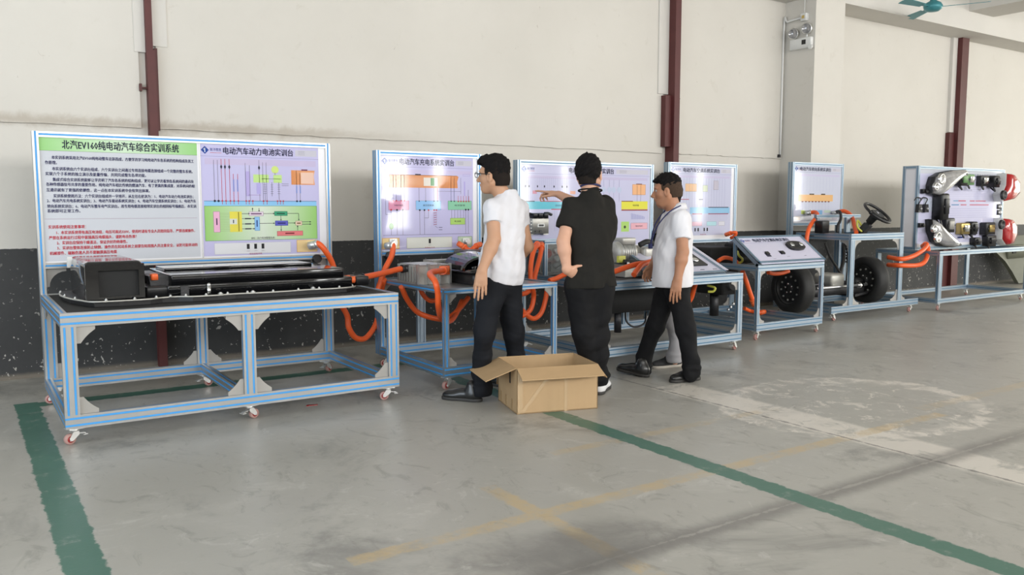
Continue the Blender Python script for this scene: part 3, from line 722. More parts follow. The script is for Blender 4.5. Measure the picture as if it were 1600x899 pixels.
def sheet_air():
    p = Print(1.02, .81, (194, 196, 220)); header(p, '电动汽车空调系统实训台', .20, .80, .055, .05)
    p.rect(.03, .13, .97, .165, (192, 186, 216), 1); bbox(p, .24, .25, .42, .36, (232, 190, 150)); bbox(p, .52, .27, .60, .36, (206, 214, 190)); bbox(p, .70, .2, .78, .33, (196, 190, 206))
    for u in [.08+.045*i for i in range(19)]: p.line(u, .16, u, .59, (156, 156, 196), .003)
    p.line(.06, .475, .30, .475, (170, 60, 80), .008, 3); p.line(.46, .475, .53, .475, INK, .010, 3)
    p.rect(.32, .59, .98, .68, (140, 190, 224), 2); p.line(.62, .59, .96, .59, (60, 60, 90), .010, 3); p.line(.36, .685, .52, .685, (170, 50, 70), .010, 3); p.line(.62, .685, .96, .685, (150, 50, 80), .010, 3)
    for u in [.36+.03*i for i in range(20)]: p.line(u, .69, u, .79, (170, 168, 206), .003)
    bbox(p, .36, .80, .52, .86, (226, 186, 204)); bbox(p, .60, .80, .76, .86, (176, 216, 226)); bbox(p, .80, .80, .9, .86, (214, 214, 224)); switches(p, (.46, .56, .61), .915, '空调开关'); p.rect(.40, .89, .42, .94, (40, 40, 60), 3)
    return p
def sheet_steer():
    p = Print(.97, .72, (196, 200, 218)); header(p, '电动汽车转向系统实训台', .12, .78, .06, .05)
    p.rect(.03, .15, .97, .19, (196, 192, 218), 1)
    for u in [.2+.07*i for i in range(10)]: p.line(u, .19, u, .46, (176, 178, 208), .003)
    p.rect(.10, .52, .84, .64, (226, 178, 120), 2); p.rect(.33, .50, .43, .522, (70, 60, 50), 3); p.rect(.58, .50, .67, .522, (70, 60, 50), 3)
    for u in [.17+.07*i for i in range(9)]: p.rect(u, .635, u+.04, .655, (110, 50, 40), 3); p.line(u+.02, .66, u+.02, .80, (170, 170, 205), .003)
    p.rect(.17, .80, .25, .87, (196, 210, 120), 2); p.rect(.30, .80, .62, .88, (130, 180, 220), 2); p.rect(.66, .80, .8, .85, (190, 206, 190), 2); p.rect(.03, .9, .97, .985, (220, 220, 226), 2)
    p.rect(.05, .915, .15, .975, (214, 196, 180), 3); p.rect(.84, .915, .95, .975, (196, 190, 206), 3)
    for u in (.46, .51): p.rect(u-.012, .92, u+.012, .96, (24, 24, 30), 3)
    return p
def sheet_electric():
    p = Print(2.2, 1.02, (200, 200, 226)); p.rect(0, 0, 1, .06, (196, 200, 210), 1); p.text('电动汽车整车电气实训台', .55, .88, .065, .05, (90, 94, 120)); 
    for k in range(9): p.line(.34, .16+.025*k, .80, .16+.025*k, (180, 178, 206), .003)
    for a, b, c in ((.40, .46, (90, 150, 190)), (.46, .55, (190, 50, 80)), (.60, .66, (190, 50, 80)), (.67, .80, (190, 60, 90))): p.line(a, .42, b, .42, c, .012, 3)
    for a, b, c in ((.38, .47, (60, 130, 180)), (.49, .56, (190, 50, 80)), (.60, .84, (190, 60, 90))): p.line(a, .475, b, .475, c, .012, 3)
    for k in range(5): p.line(.36, .53+.03*k, .82, .53+.03*k, (160, 158, 200), .004)
    p.text('灯光系统 信号系统 仪表系统', .40, .62, .27, .03, (150, 150, 180)); p.rect(.02, .84, .16, .97, (190, 186, 214), 2)
    for k in (0, 1): p.line(.47, .875+.055*k, .56, .875+.055*k, (40, 60, 130), .022, 3)
    p.rect(.06, .39, .20, .56, (196, 204, 222), 2); p.rect(.30, .14, .84, .38, (206, 206, 232), 1)
    p.line(.63, .9, .70, .9, (60, 60, 80), .02, 3)
    return p
# ------------------------------------------------------------------ bench 1: traction battery
b1 = thing('training_bench', (1.515, 5.97, 0), 'large aluminium bench with a wide text and diagram board carrying the black battery', 'workbench', 'training benches')
table(b1, .455, 2.575, 5.33, 6.62, .77, .08, .08, .04, (1.52,), .1, top='black_matt', arc=False)
board(b1, .455, 2.595, 6.62, .945, 1.895, [(0, .505, sheet_intro()), (.515, 1, sheet_battery())])
MB().box((1.555, 6.628, .985), (1.563, 6.634, 1.855)).build('board_divider', 'aluminium', b1)
gusset(b1, (.495, 6.66, .945), (1, 0, 0), (0, 0, -1), .13); gusset(b1, (2.555, 6.66, .945), (-1, 0, 0), (0, 0, -1), .13)
def bolt(mb, x, y, z, r=.009): mb.cyl((x, y, z), (x, y, z+.008), r, n=8).cyl((x, y, z+.008), (x, y, z+.014), r*.55, n=8)
bp = thing('battery_pack', (1.5, 6.1, .765), 'glossy black electric car battery pack with bolted rim on the largest bench', 'battery')
# rim outline of the tray, a little ragged
rim = [(.56, 6.42), (.535, 6.15), (.56, 5.90), (.61, 5.72), (.66, 5.60), (.80, 5.575), (.98, 5.575), (1.06, 5.62), (1.16, 5.63), (1.24, 5.58), (1.40, 5.575), (1.52, 5.60), (1.66, 5.575), (1.86, 5.575), (2.02, 5.60), (2.16, 5.575), (2.32, 5.60), (2.40, 5.68), (2.43, 5.85), (2.42, 6.2), (2.38, 6.42), (2.2, 6.48), (.8, 6.48)]
MB().prism([(x, y, .766) for x, y in [(a*.985+.02, b*.985+.10) for a, b in rim]], (0, 0, .026)).build('tray', 'black_plastic', bp)
MB().prism([(x, y, .792) for x, y in rim], (0, 0, .010)).build('rim_flange', 'dark_metal', bp)
edge = [(x, y, .800) for x, y in rim[:19]]
MB().tube(edge, .006, n=6, seg=4).build('rim_edge', 'cast_metal', bp)
for i in range(0, 18):
    (xa, ya), (xb, yb) = rim[i], rim[i+1]; m = MB(); t = .5
    bolt(m, xa*(1-t)+xb*t+.004, ya*(1-t)+yb*t+.014, .802, .0095); m.build('rim_bolt', 'zinc', bp)
for x, y in ((1.63, 5.60), (1.42, 5.61), (2.06, 5.63), (2.30, 5.66)):
    m = MB(); bolt(m, x, y, .802, .017); m.build('rim_bolt', 'zinc', bp)
MB().cyl((1.345, 5.60, .80), (1.345, 5.60, .865), .013, n=12).ball((1.345, 5.60, .868), .014).build('guide_pin', 'chrome', bp)
bx = MB().rbox((.625, 5.66, .80), (.965, 6.42, 1.04), .035, 5).build('tall_cover', 'black_gloss', bp)
# raised collar framing the open front of the tall cover
fr = MB()
for a, b in (((.628, 5.622, .808), (.700, 5.664, 1.025)), ((.928, 5.622, .808), (.962, 5.664, 1.025)), ((.700, 5.622, .985), (.928, 5.664, 1.025)), ((.700, 5.622, .808), (.928, 5.664, .825))): fr.box(a, b)
fr.build('cover_collar', 'black_gloss', bx)
MB().box((.700, 5.652, .825), (.928, 5.662, .985)).build('cover_front', 'black_matt', bx)
MB().prism([(.600, 6.30, 1.04), (.63, 6.30, 1.04), (.63, 6.30, 1.0), (.615, 6.30, .97), (.60, 6.30, .97)], (0, .03, 0)).build('lifting_tab', 'white_plastic', bp)
lc = MB().rbox((1.10, 5.64, .80), (2.36, 6.42, .872), .008, 3).rbox((1.13, 5.675, .872), (2.31, 6.42, .937), .009, 3).rbox((1.17, 6.08, .937), (2.22, 6.40, .954), .006, 3)
lc.build('long_cover', 'black_gloss', bp)
MB().rbox((.975, 5.66, .80), (1.20, 5.98, .868), .012).rbox((1.02, 5.98, .80), (1.12, 6.3, .93), .015).build('service_hump', 'black_plastic', bp)
MB().prism([(1.02, 5.76, .868), (1.13, 5.76, .868), (1.13, 5.76, .925), (1.08, 5.76, .945), (1.01, 5.76, .93)], (0, .14, 0)).build('service_plug', 'dark_metal', bp)
MB().rbox((1.02, 5.735, .905), (1.065, 5.80, .945), .01).build('plug_cap', 'orange_plug', bp)
MB().box((1.175, 5.62, .80), (1.225, 5.66, .868)).build('plug_bracket', 'dark_metal', bp)
for yy in (5.70, 5.80):
    MB().cyl((2.36, yy, .845), (2.42, yy, .845), .026, n=14).cyl((2.42, yy, .845), (2.47, yy, .845), .021, n=14).build('power_socket', 'orange_plug', bp)
MB().rbox((2.40, 5.66, .803), (2.50, 5.86, .87), .01).build('socket_guard', 'black_plastic', bp)

# ------------------------------------------------------------------ bench 2: charging
SLOT.update(a='aluminium_sky_tint')
b2 = thing('training_bench', (3.5, 6.0, 0), 'blue striped aluminium bench with the orange banded charging board behind the man in glasses', 'workbench', 'training benches')
table(b2, 2.985, 4.03, 5.40, 6.57, .765, .04, .04, .04, (), .07, arc=False)
MB().box((3.0, 5.43, .742), (4.0, 6.5, .757)).build('table_top', 'steel', b2)
board(b2, 2.985, 4.03, 6.57, .955, 1.855, [(0, 1, sheet_charge())])
rz(b2, .175, .725, 3.35, 6.55, .08, .03, name='rear_post', strips=False)

ch = thing('charger', (3.15, 6.15, .757), 'silver finned charger box on the bench beside the black housing', 'charger')
m = MB().box((2.99, 5.86, .758), (3.29, 6.20, .912))
m.build('body', 'cast_metal', ch)
for i in range(4): MB().box((2.985+.097*i, 5.835, .76), (3.003+.097*i, 5.865, .925)).build('side_fin', 'aluminium', ch)
for i in range(7): MB().box((2.978, 5.87+.048*i, .78), (2.992, 5.885+.048*i, .905)).build('cooling_fin', 'aluminium', ch)
MB().rbox((3.18, 5.815, .835), (3.27, 5.87, .905), .008).build('connector_block', 'orange_plug', ch)
MB().box((3.01, 5.84, .912), (3.28, 6.19, .918)).build('lid', 'aluminium', ch)
pl = tag(MB().box((3.27, 6.10, .758), (3.62, 6.28, .93)).box((3.27, 6.09, .918), (3.62, 6.10, .935)).build('converter_box', 'cast_metal'), 'plain grey metal box behind the silver finned charger', 'box')
hs_ = thing('inverter_housing', (3.62, 5.75, .757), 'black moulded housing with a curved open top beside the finned charger', 'housing')
MB().rbox((3.36, 5.60, .758), (3.80, 6.02, .865), .05, 5).build('lower_shell', 'black_plastic', hs_)
sh = MB()
n = 14
for i in range(n):                                        # arched bonnet
    a0, a1 = math.pi*i/n, math.pi*(i+1)/n
    x0_, x1_ = 3.585-.25*math.cos(a0), 3.585-.25*math.cos(a1); z0_, z1_ = .868+.115*math.sin(a0)**.8, .868+.115*math.sin(a1)**.8
    sh.add([(x0_, 5.72, z0_), (x1_, 5.72, z1_), (x1_, 6.03, z1_+.02), (x0_, 6.03, z0_+.02)], [(0, 1, 2, 3)], 0, True)
    sh.add([(x0_, 6.03, z0_+.02), (x1_, 6.03, z1_+.02), (x1_, 6.03, .86), (x0_, 6.03, .86)], [(0, 1, 2, 3)])
    sh.add([(x0_, 5.70, z0_-.012), (x1_, 5.70, z1_-.012), (x1_, 5.72, z1_), (x0_, 5.72, z0_)], [(0, 1, 2, 3)], 0, True)
sh.build('bonnet', 'black_gloss', hs_)
MB().rbox((3.335, 5.60, .862), (3.835, 6.03, .882), .03, 3).build('rim', 'black_gloss', hs_)
MB().ball((3.60, 5.86, .885), .19, .12, .055).build('inner_dome', 'black_gloss', hs_)
MB().rbox((3.62, 6.12, .758), (3.98, 6.40, 1.00), .03, 3).build('rear_module', 'black_plastic', hs_)

# ------------------------------------------------------------------ orange cables
def cable(label, pts, r=.021, plug0=True, plug1=True, rib=.0):
    o = thing('orange_cable', pts[0], label, 'cable', 'orange high voltage cables')
    MB().tube(pts, r, n=10, seg=7).build('hose', 'orange_cable', o)
    for on, a, b in ((plug0, pts[0], pts[1]), (plug1, pts[-1], pts[-2])):
        if on:
            a, b = Vector(a), Vector(b); d = (b-a).normalized()
            pm = MB().cyl(a-d*.03, a+d*.035, r*1.3, n=12).cyl(a+d*.035, a+d*.055, r*1.45, n=12)
            pm.build('plug', 'orange_plug' if on is True else on, o)
def socket(root, x, y, z, col='zinc'):
    s_ = MB().box((x-.035, y-.02, z-.03), (x+.035, y, z+.03)).cyl((x, y-.02, z), (x, y-.06, z), .022, n=14)
    s_.build('board_socket', col, root)
socket(b1, 2.43, 6.63, 1.06); socket(b2, 3.13, 6.58, 1.07); socket(b2, 3.86, 6.58, 1.06)
MB().cyl((2.455, 6.58, .95), (2.455, 6.64, .95), .035, n=16).build('rear_connector', 'black_plastic', b1)
MB().cyl((3.09, 6.54, .96), (3.09, 6.60, .95), .035, n=16).build('rear_connector', 'black_plastic', b2)
cable('orange cable curving from the diagram board down behind the long black battery', [(2.403, 6.56, 1.065), (2.437, 6.52, 1.077), (2.488, 6.5, 1.019), (2.554, 6.52, 0.915), (2.587, 6.54, 0.785), (2.60, 6.72, .66)], .024, 'zinc', False)
cable('orange cable drooping in a deep loop between the two nearest benches', [(2.961, 6.4, 0.767), (3.011, 6.62, 0.536), (2.993, 6.64, 0.367), (2.878, 6.6, 0.253), (2.762, 6.55, 0.269), (2.688, 6.52, 0.367), (2.684, 6.56, 0.482), (2.63, 6.76, .66)], .024, False, False)
cable('orange cable bending down from the charging board to the bench edge', [(3.069, 6.52, 1.044), (3.086, 6.48, 1.046), (3.063, 6.46, 0.96), (2.993, 6.44, 0.855), (2.941, 6.42, 0.75), (2.91, 6.42, 0.671)], .024, 'zinc', False)
cable('straight orange cable bridging the battery and the finned charger', [(2.47, 5.80, .845), (2.56, 5.85, .848), (2.78, 5.97, .862), (2.90, 6.0, .88), (2.985, 6.01, .885)], .023, 'black_plastic', 'black_plastic')
cable('orange cable arching from the charger front and hanging below the bench', [(3.225, 5.81, .872), (2.974, 5.6, 0.874), (2.898, 5.38, 0.83), (2.914, 5.37, 0.745), (2.945, 5.42, 0.634), (3.07, 5.6, 0.518), (3.306, 5.9, 0.445), (3.537, 6.2, 0.448), (3.66, 6.3, 0.554)], .023, True, False)
cable('orange cable sagging in a wide curve under the charging bench', [(2.974, 6.1, 0.731), (3.05, 6.15, 0.617), (3.156, 6.2, 0.508), (3.264, 6.2, 0.452), (3.399, 6.2, 0.42), (3.486, 6.2, 0.436), (3.605, 6.25, 0.494), (3.725, 6.3, 0.578)], .023, False, False)
cable('short orange cable looping under the charging bench top', [(3.2, 6.2, 0.689), (3.23, 6.2, 0.633), (3.29, 6.2, 0.586), (3.363, 6.2, 0.593), (3.413, 6.2, 0.644)], .02, False, False)
cable('small orange cable plugged into the right socket of the charging board', [(3.766, 6.5, 1.033), (3.79, 6.45, 1.005), (3.819, 6.42, 0.989), (3.866, 6.42, 1.016), (3.931, 6.46, 1.03)], .02, True, True)
cable('tall orange cable rising beside the framed instrument cabinet', [(4.373, 6.2, 1.017), (4.366, 6.15, 1.037), (4.253, 6.05, 0.986), (4.191, 6, 0.889), (4.149, 5.95, 0.781), (4.163, 5.95, 0.696), (4.219, 6, 0.592), (4.192, 6, 0.48), (4.123, 6, 0.428), (4.028, 6, 0.412)], .022, True, False)
cable('orange cable leaning beside the cabinet and looping under the bench end', [(4.444, 6.2, 1.021), (4.366, 6.1, 0.964), (4.302, 6.05, 0.871), (4.233, 6, 0.774), (4.212, 6, 0.673), (4.137, 6, 0.62), (4.035, 6, 0.603), (4.028, 6, 0.548), (4.089, 6, 0.476), (4.206, 6, 0.387), (4.297, 6, 0.427), (4.345, 6, 0.539), (4.366, 6, 0.653)], .022, True, False)
cable('orange cable lying on the bench behind the pointing man\'s hand', [(4.204, 5.75, 0.743), (4.286, 5.75, 0.761), (4.39, 5.75, 0.795), (4.57, 5.8, 0.818), (4.835, 5.9, 0.841)], .022, False, False)
# ------------------------------------------------------------------ bench 3: drive system
SLOT.update(w=.0095, m='slot_blue_shaded', a='aluminium_sky_tint')
b3 = thing('training_bench', (5.34, 6.0, 0), 'long aluminium bench carrying the motor in front of the pointed-at board', 'workbench', 'training benches')
table(b3, 4.46, 6.23, 5.38, 6.60, .745, .08, .06, .04, (), .08, top='dark_metal')
board(b3, 4.45, 6.20, 6.60, .93, 1.82, [(0, 1, sheet_drive())])
for x in (5.05, 5.62): rz(b3, .175, .665, x, 6.40, .08, .04, name='rear_post')
ct = thing('motor_controller', (4.72, 6.6, 1.2), 'grey cast controller with black plugs fixed to the pointed-at board', 'controller')
MB().rbox((4.60, 6.52, 1.145), (4.85, 6.606, 1.36), .015).build('case', 'cast_metal', ct)
MB().box((4.675, 6.514, 1.235), (4.775, 6.521, 1.28)).build('rating_plate', 'white_plastic', ct)
MB().box((4.69, 6.511, 1.245), (4.76, 6.515, 1.27)).build('plate_print', 'black_plastic', ct)
for x in (4.655, 4.72): MB().box((x-.02, 6.512, 1.165), (x+.02, 6.522, 1.19)).build('case_label', 'black_plastic', ct)
for x in (4.60, 4.82): MB().box((x-.02, 6.56, 1.125), (x+.05, 6.607, 1.15)).build('foot', 'cast_metal', ct)
for x in (4.64, 4.72, 4.80): MB().rbox((x-.035, 6.505, 1.355), (x+.03, 6.595, 1.425), .012).build('plug', 'black_plastic', ct)
MB().tube([(4.62, 6.55, 1.41), (4.56, 6.55, 1.42), (4.50, 6.56, 1.395), (4.485, 6.58, 1.38)], .015, n=8).tube([(4.81, 6.55, 1.42), (4.86, 6.55, 1.42), (4.91, 6.55, 1.40)], .02, n=8).build('cable_tail', 'black_plastic', ct)
for i in range(4): MB().box((4.583, 6.53, 1.17+.045*i), (4.60, 6.60, 1.185+.045*i)).build('cooling_fin', 'cast_metal', ct)
ct.location = (4.663, 6.6, 1.157); ct.scale = (.79, 1, .70)
ic = thing('instrument_cabinet', (4.74, 6.38, .745), 'blue framed clear cabinet with a red dial on the motor bench', 'cabinet')
ax0, ax1, ay0, ay1, az0, az1 = 4.475, 5.02, 6.19, 6.56, .746, 1.065
for x in (ax0, ax1-.035):
    for y in (ay0, ay1-.035): rz(ic, az0, az1-.035, x, y, .035, .035, name='cabinet_post')
for y in (ay0, ay1-.035): rx(ic, ax0, ax1, y, az1-.035, .035, .035, name='cabinet_rail')
for x in (ax0, ax1-.035): ry(ic, ay0+.035, ay1-.035, x, az1-.035, .035, .035, name='cabinet_rail')
MB().box((ax0+.035, ay0+.012, az0), (ax1-.035, ay0+.017, az1-.035)).build('clear_front', 'clear_acrylic', ic)
MB().box((ax0+.05, ay0+.12, az0+.01), (ax1-.04, ay0+.14, az1-.04)).build('back_plate', 'bracket_grey', ic)
MB().cyl((4.575, ay0+.12, .94), (4.575, ay0+.09, .94), .045, n=18).build('dial', 'red_lens', ic)
MB().rbox((4.53, ay0+.09, .77), (4.62, ay0+.12, .86), .01).build('module', 'dark_metal', ic)
for z in (.82, .89, .96): MB().cyl((4.68, ay0+.12, z), (4.68, ay0+.08, z), .026, n=12).build('relay', 'zinc', ic)
MB().tube([(4.65, ay0+.08, .8), (4.72, ay0+.06, .85), (4.76, ay0+.07, .95), (4.85, ay0+.1, .8)], .008, n=6).build('wire_loop', 'black_plastic', ic)
mt = thing('drive_motor', (5.25, 5.85, .745), 'silver electric motor with black hose on a ribbed metal plinth', 'motor')
MB().box((4.95, 5.62, .746), (5.62, 6.20, .84)).build('plinth', 'cast_metal', mt)
for i in range(5): MB().box((4.94, 5.608, .755+.017*i), (5.63, 5.62, .763+.017*i)).build('plinth_rib', 'cast_metal', mt)
MB().box((4.93, 5.60, .84), (5.64, 6.22, .852)).build('plinth_lid', 'aluminium', mt)
MB().lathe((5.02, 5.86, .955), (1, 0, 0), [(0, 0), (.085, 0), (.10, .02), (.10, .20), (.085, .22), (.06, .24), (.06, .30), (0, .30)], 24).build('motor_barrel', 'cast_metal', mt)
for i in range(7): MB().lathe((5.05+.024*i, 5.86, .955), (1, 0, 0), [(.10, 0), (.108, .002), (.108, .008), (.10, .01)], 24).build('barrel_fin', 'aluminium', mt)
MB().rbox((5.30, 5.74, .852), (5.44, 5.98, 1.0), .03, 4).build('gear_case', 'cast_metal', mt)
MB().box((4.98, 5.74, .87), (5.06, 5.77, .93)).build('warning_label', 'yellow_wire', mt)
MB().rbox((5.06, 5.78, 1.03), (5.22, 5.92, 1.09), .01).build('terminal_box', 'cast_metal', mt)
MB().tube([(5.28, 5.80, 1.02), (5.36, 5.78, 1.05), (5.46, 5.78, 1.02), (5.55, 5.76, .96), (5.60, 5.74, .87)], .026, n=10).build('coolant_hose', 'rubber', mt)
MB().tube([(5.0, 5.70, .88), (5.15, 5.66, .87), (5.35, 5.66, .862), (5.5, 5.68, .86)], .022, n=8).build('wiring_loom', 'black_plastic', mt)
for x in (5.02, 5.10, 5.18): MB().cyl((x, 5.66, .852), (x, 5.66, .88), .012, n=10).build('mount_bolt', 'chrome', mt)
cable('long orange cable running along the front of the motor plinth', [(4.58, 5.46, 0.806), (4.702, 5.46, 0.823), (4.818, 5.46, 0.851), (4.951, 5.46, 0.874), (5.068, 5.44, 0.882), (5.248, 5.5, 0.883)], .024, False, False)
cable('short orange cable crossing the front edge of the motor bench', [(4.818, 5.36, 0.791), (4.879, 5.38, 0.831), (4.949, 5.4, 0.872), (5.049, 5.42, 0.89), (5.248, 5.5, 0.901)], .024, False, False)
cable('dark orange cable hanging under the motor bench behind the walking man', [(5.985, 5.75, 0.648), (6.004, 5.8, 0.568), (6.023, 5.85, 0.473), (5.988, 5.9, 0.381)], .024, False, False)
def small_knob(parent, c, U, V, N, su, sv, sn, matn, name): MB().obox(Vector(c)-U*su/2-V*sv/2, U*su, V*sv, N*sn).build(name, matn, parent)
# its tilted console
ps = Print(.92, .52, (204, 203, 222)); header(ps, '电动汽车驱动系统实训台', .26, .74, .075, .045, small=False)
for u in (.45, .62, .8): ps.line(u, .93, u+.06, .93, INK, .008)
CB = console(b3, (5.14, 5.40, .765), (6.02, 5.40, .765), (5.14, 5.93, 1.005), (6.02, 5.93, 1.005), ps)
bo, U, V, N = CB; o_ = Vector((5.14, 5.40, .765))
def on(u, v): return o_+U*u+V*v
MB().obox(on(.56, .14)-N*.01, U*.20, V*.25, N*.02).build('key_recess', 'black_plastic', bo)
MB().obox(on(.60, .30)+N*.01, U*.10, V*.06, N*.012).build('key_plate', 'zinc', bo)
MB().cyl(on(.66, .22)+N*.005, on(.66, .22)+N*.03, .03, n=16).build('ignition_lock', 'chrome', bo)
MB().obox(on(.45, .10), U*.05, V*.08, N*.03).build('gear_knob', 'black_plastic', bo)
for u, v in ((.40, .40), (.52, .40), (.52, .33), (.40, .45)): MB().obox(on(u, v)-N*.005, U*.04, V*.03, N*.02).build('rocker_switch', 'black_plastic', bo)
# things standing inside bench 3
ax = thing('vacuum_pump', (5.7, 6.0, .2), 'black pump unit with wiring hanging under the motor bench', 'pump')
MB().rbox((5.02, 5.9, .38), (6.12, 6.35, .62), .03).build('pump_body', 'black_matt', ax)
MB().tube([(5.25, 5.95, .40), (5.22, 5.9, .3), (5.30, 5.88, .24), (5.45, 5.9, .26), (5.52, 5.95, .36)], .01, n=6).build('pump_wire', 'black_plastic', ax)
MB().cyl((5.2, 6.0, .18), (5.2, 6.0, .40), .035, n=12).build('pump_leg', 'dark_metal', ax)
MB().cyl((5.9, 6.1, .175), (5.9, 6.1, .40), .05, n=12).build('pump_leg', 'dark_metal', ax)
MB().tube([(6.0, 5.62, .62), (6.03, 5.55, .60), (6.02, 5.56, .565), (5.99, 5.6, .56)], .012, n=8).build('hook', 'yellow_wire', ax)

# ------------------------------------------------------------------ bench 4: air conditioning
b4 = thing('training_bench', (7.33, 6.33, 0), 'small aluminium bench with a tilted lilac control desk in front', 'workbench', 'training benches')
table(b4, 6.79, 7.87, 5.67, 7.0, .775, .06, .04, .04, (), .09)
board(b4, 6.80, 7.95, 7.0, .95, 1.885, [(0, 1, sheet_air())])
MB().box((6.83, 6.4, .72), (7.83, 6.98, .735)).build('rear_shelf', 'dark_metal', b4)
pa = Print(1.02, .42, (208, 206, 226)); header(pa, '电动汽车空调系统实训台', .20, .77, .095, .055, small=False)
for u, v in ((.22, .66), (.46, .60)): pa.rect(u-.035, v-.07, u+.035, v+.07, (50, 48, 70), 2); pa.line(u+.02, v+.16, u+.07, v+.15, GREY, .004)
pa.line(.76, .76, .80, .75, GREY, .006)
bo, U, V, N = console(b4, (6.79, 5.655, .80), (7.87, 5.655, .80), (6.79, 6.00, 1.06), (7.87, 6.00, 1.06), pa)
o_ = Vector((6.79, 5.655, .80)); 
cd = MB(); cx = o_+U*.80+V*.24
pts = [cx+U*(.135*math.cos(t)*(.75 if abs(math.sin(t)) > .9 else 1))+V*(.07*math.copysign(abs(math.sin(t))**.6, math.sin(t))) for t in [2*math.pi*i/20 for i in range(20)]]
cd.prism([p-N*.006 for p in pts], N*.028); cd.build('climate_control', 'black_plastic', bo)
for u in (-.07, .08): MB().cyl(cx+U*u+N*.02, cx+U*u+N*.036, .026, n=16).build('control_knob', 'chrome', bo)
MB().obox(cx-U*.03-V*.02+N*.021, U*.06, V*.045, N*.006).build('control_display', 'dark_metal', bo)
for u in (.235, .48): MB().obox(o_+U*u+V*.13-N*.004, U*.05, V*.04, N*.012).build('push_switch', 'black_plastic', bo)
ac = thing('blower_unit', (7.2, 6.3, .735), 'black heater blower case with yellow wire behind the tilted lilac desk', 'blower')
MB().rbox((6.84, 6.36, .736), (7.30, 6.86, .93), .03, 4).build('case', 'black_matt', ac)
MB().lathe((7.42, 6.45, .745), (0, 0, 1), [(0, 0), (.17, 0), (.19, .06), (.18, .18), (.12, .24), (0, .26)], 24).build('fan_housing', 'black_plastic', ac)
MB().rbox((7.18, 6.25, .88), (7.5, 6.5, .97), .03, 4).build('air_duct', 'black_matt', ac)
MB().tube([(7.017, 6.15, 0.894), (6.992, 6.1, 0.848), (7.044, 6.1, 0.812), (7.083, 6.15, 0.773), (7.079, 6.2, 0.764)], .012, n=8).build('earth_wire', 'yellow_wire', ac)
cable('orange cable lying behind the tilted desk under the black blower case', [(6.776, 6.2, 0.796), (6.874, 6.2, 0.827), (6.996, 6.2, 0.808), (7.079, 6.2, 0.764), (7.085, 6.15, 0.703)], .022, False, False)
cable('short orange plug cable on the air conditioning board beside the tilted desk', [(7.718, 6.92, 1.046), (7.717, 6.85, 1.064), (7.75, 6.82, 1.064), (7.752, 6.85, 1.017), (7.753, 6.9, 1)], .02, True, False)
cable('orange cable sloping down under the tilted desk to the floor frame', [(7.049, 6.1, 0.68), (7.115, 6.1, 0.565), (7.182, 6.1, 0.435), (7.25, 6.1, 0.318)], .026, False, True)
cable('short orange cable under the front of the tilted desk', [(7.469, 6.1, 0.648), (7.577, 6.1, 0.629), (7.709, 6.1, 0.63), (7.819, 6.1, 0.647)], .022, False, False)
cable('orange cable end on the low frame of the tilted desk', [(7.562, 6.5, 0.199), (7.662, 6.5, 0.162), (7.7, 6.4, 0.148), (7.767, 6.4, 0.151)], .022, False, True)
cp = thing('compressor', (7.15, 6.3, .1), 'dark compressor block hanging inside the tilted desk bench', 'compressor')
MB().rbox((6.86, 6.2, .42), (7.12, 6.6, .70), .03).cyl((6.98, 6.15, .55), (6.98, 6.66, .55), .08, n=18).build('block', 'black_matt', cp)
MB().cyl((6.95, 6.4, .17), (6.95, 6.4, .44), .05, n=12).build('block_stand', 'dark_metal', cp)
for k in range(3): MB().cyl((6.93+.04*k, 6.17, .26+.03*k), (6.93+.04*k, 6.19, .26+.03*k), .012, n=8).build('pipe_fitting', 'chrome', cp)
for x in (7.15, 7.45): ry(b4, 5.71, 6.96, x, .10, .04, .04, strips=False)

# ------------------------------------------------------------------ bench 5: steering and front axle
b5 = thing('training_bench', (9.58, 6.5, 0), 'tall aluminium bench carrying the steering wheel and front axle', 'workbench', 'training benches')
rx(b5, 8.66, 10.50, 6.12, .095, .04, .08); rx(b5, 8.66, 10.50, 6.94, .095, .04, .08)
for x in (8.66, 10.46): ry(b5, 6.16, 6.94, x, .095, .04, .08)
for x in (9.0, 10.03):
    rz(b5, .175, .965, x, 6.12, .08, .04, name='leg')
    if x > 10: rz(b5, .175, .965, x, 6.94, .08, .04, name='leg')
    ry(b5, 6.16, 6.94, x+.02, .965, .04, .08); ry(b5, 6.16, 6.94, x+.02, .095, .04, .08)
rx(b5, 9.0, 10.11, 6.12, .965, .04, .08)
for x, s in ((9.08, 1), (10.03, -1)):
    gusset(b5, (x, 6.14, .965), (s, 0, 0), (0, 0, -1), .14); gusset(b5, (x, 6.14, .175), (s, 0, 0), (0, 0, 1), .14)
gusset(b5, (9.0, 6.14, .175), (-1, 0, 0), (0, 0, 1), .10); gusset(b5, (10.11, 6.14, .175), (1, 0, 0), (0, 0, 1), .10)
gusset(b5, (9.04, 6.16, .965), (0, 1, 0), (0, 0, -1), .14)
for x, a in ((8.74, 10), (10.38, 190)): caster(b5, x, 6.16, .095, R(a)); caster(b5, x, 6.90, .095, R(a+90))
board(b5, 8.92, 9.98, 6.94, 1.13, 1.945, [(0, 1, sheet_steer())], zlow=.175)
rx(b5, 9.0, 9.92, 6.62, 1.235, .04, .04, name='dash_rail'); rz(b5, 1.045, 1.235, 9.62, 6.62, .08, .04, name='dash_post'); rz(b5, 1.045, 1.235, 9.02, 6.62, .04, .04, name='dash_post')
MB().box((9.0, 6.66, 1.0), (10.1, 6.94, 1.012)).build('table_top', 'dark_metal', b5)
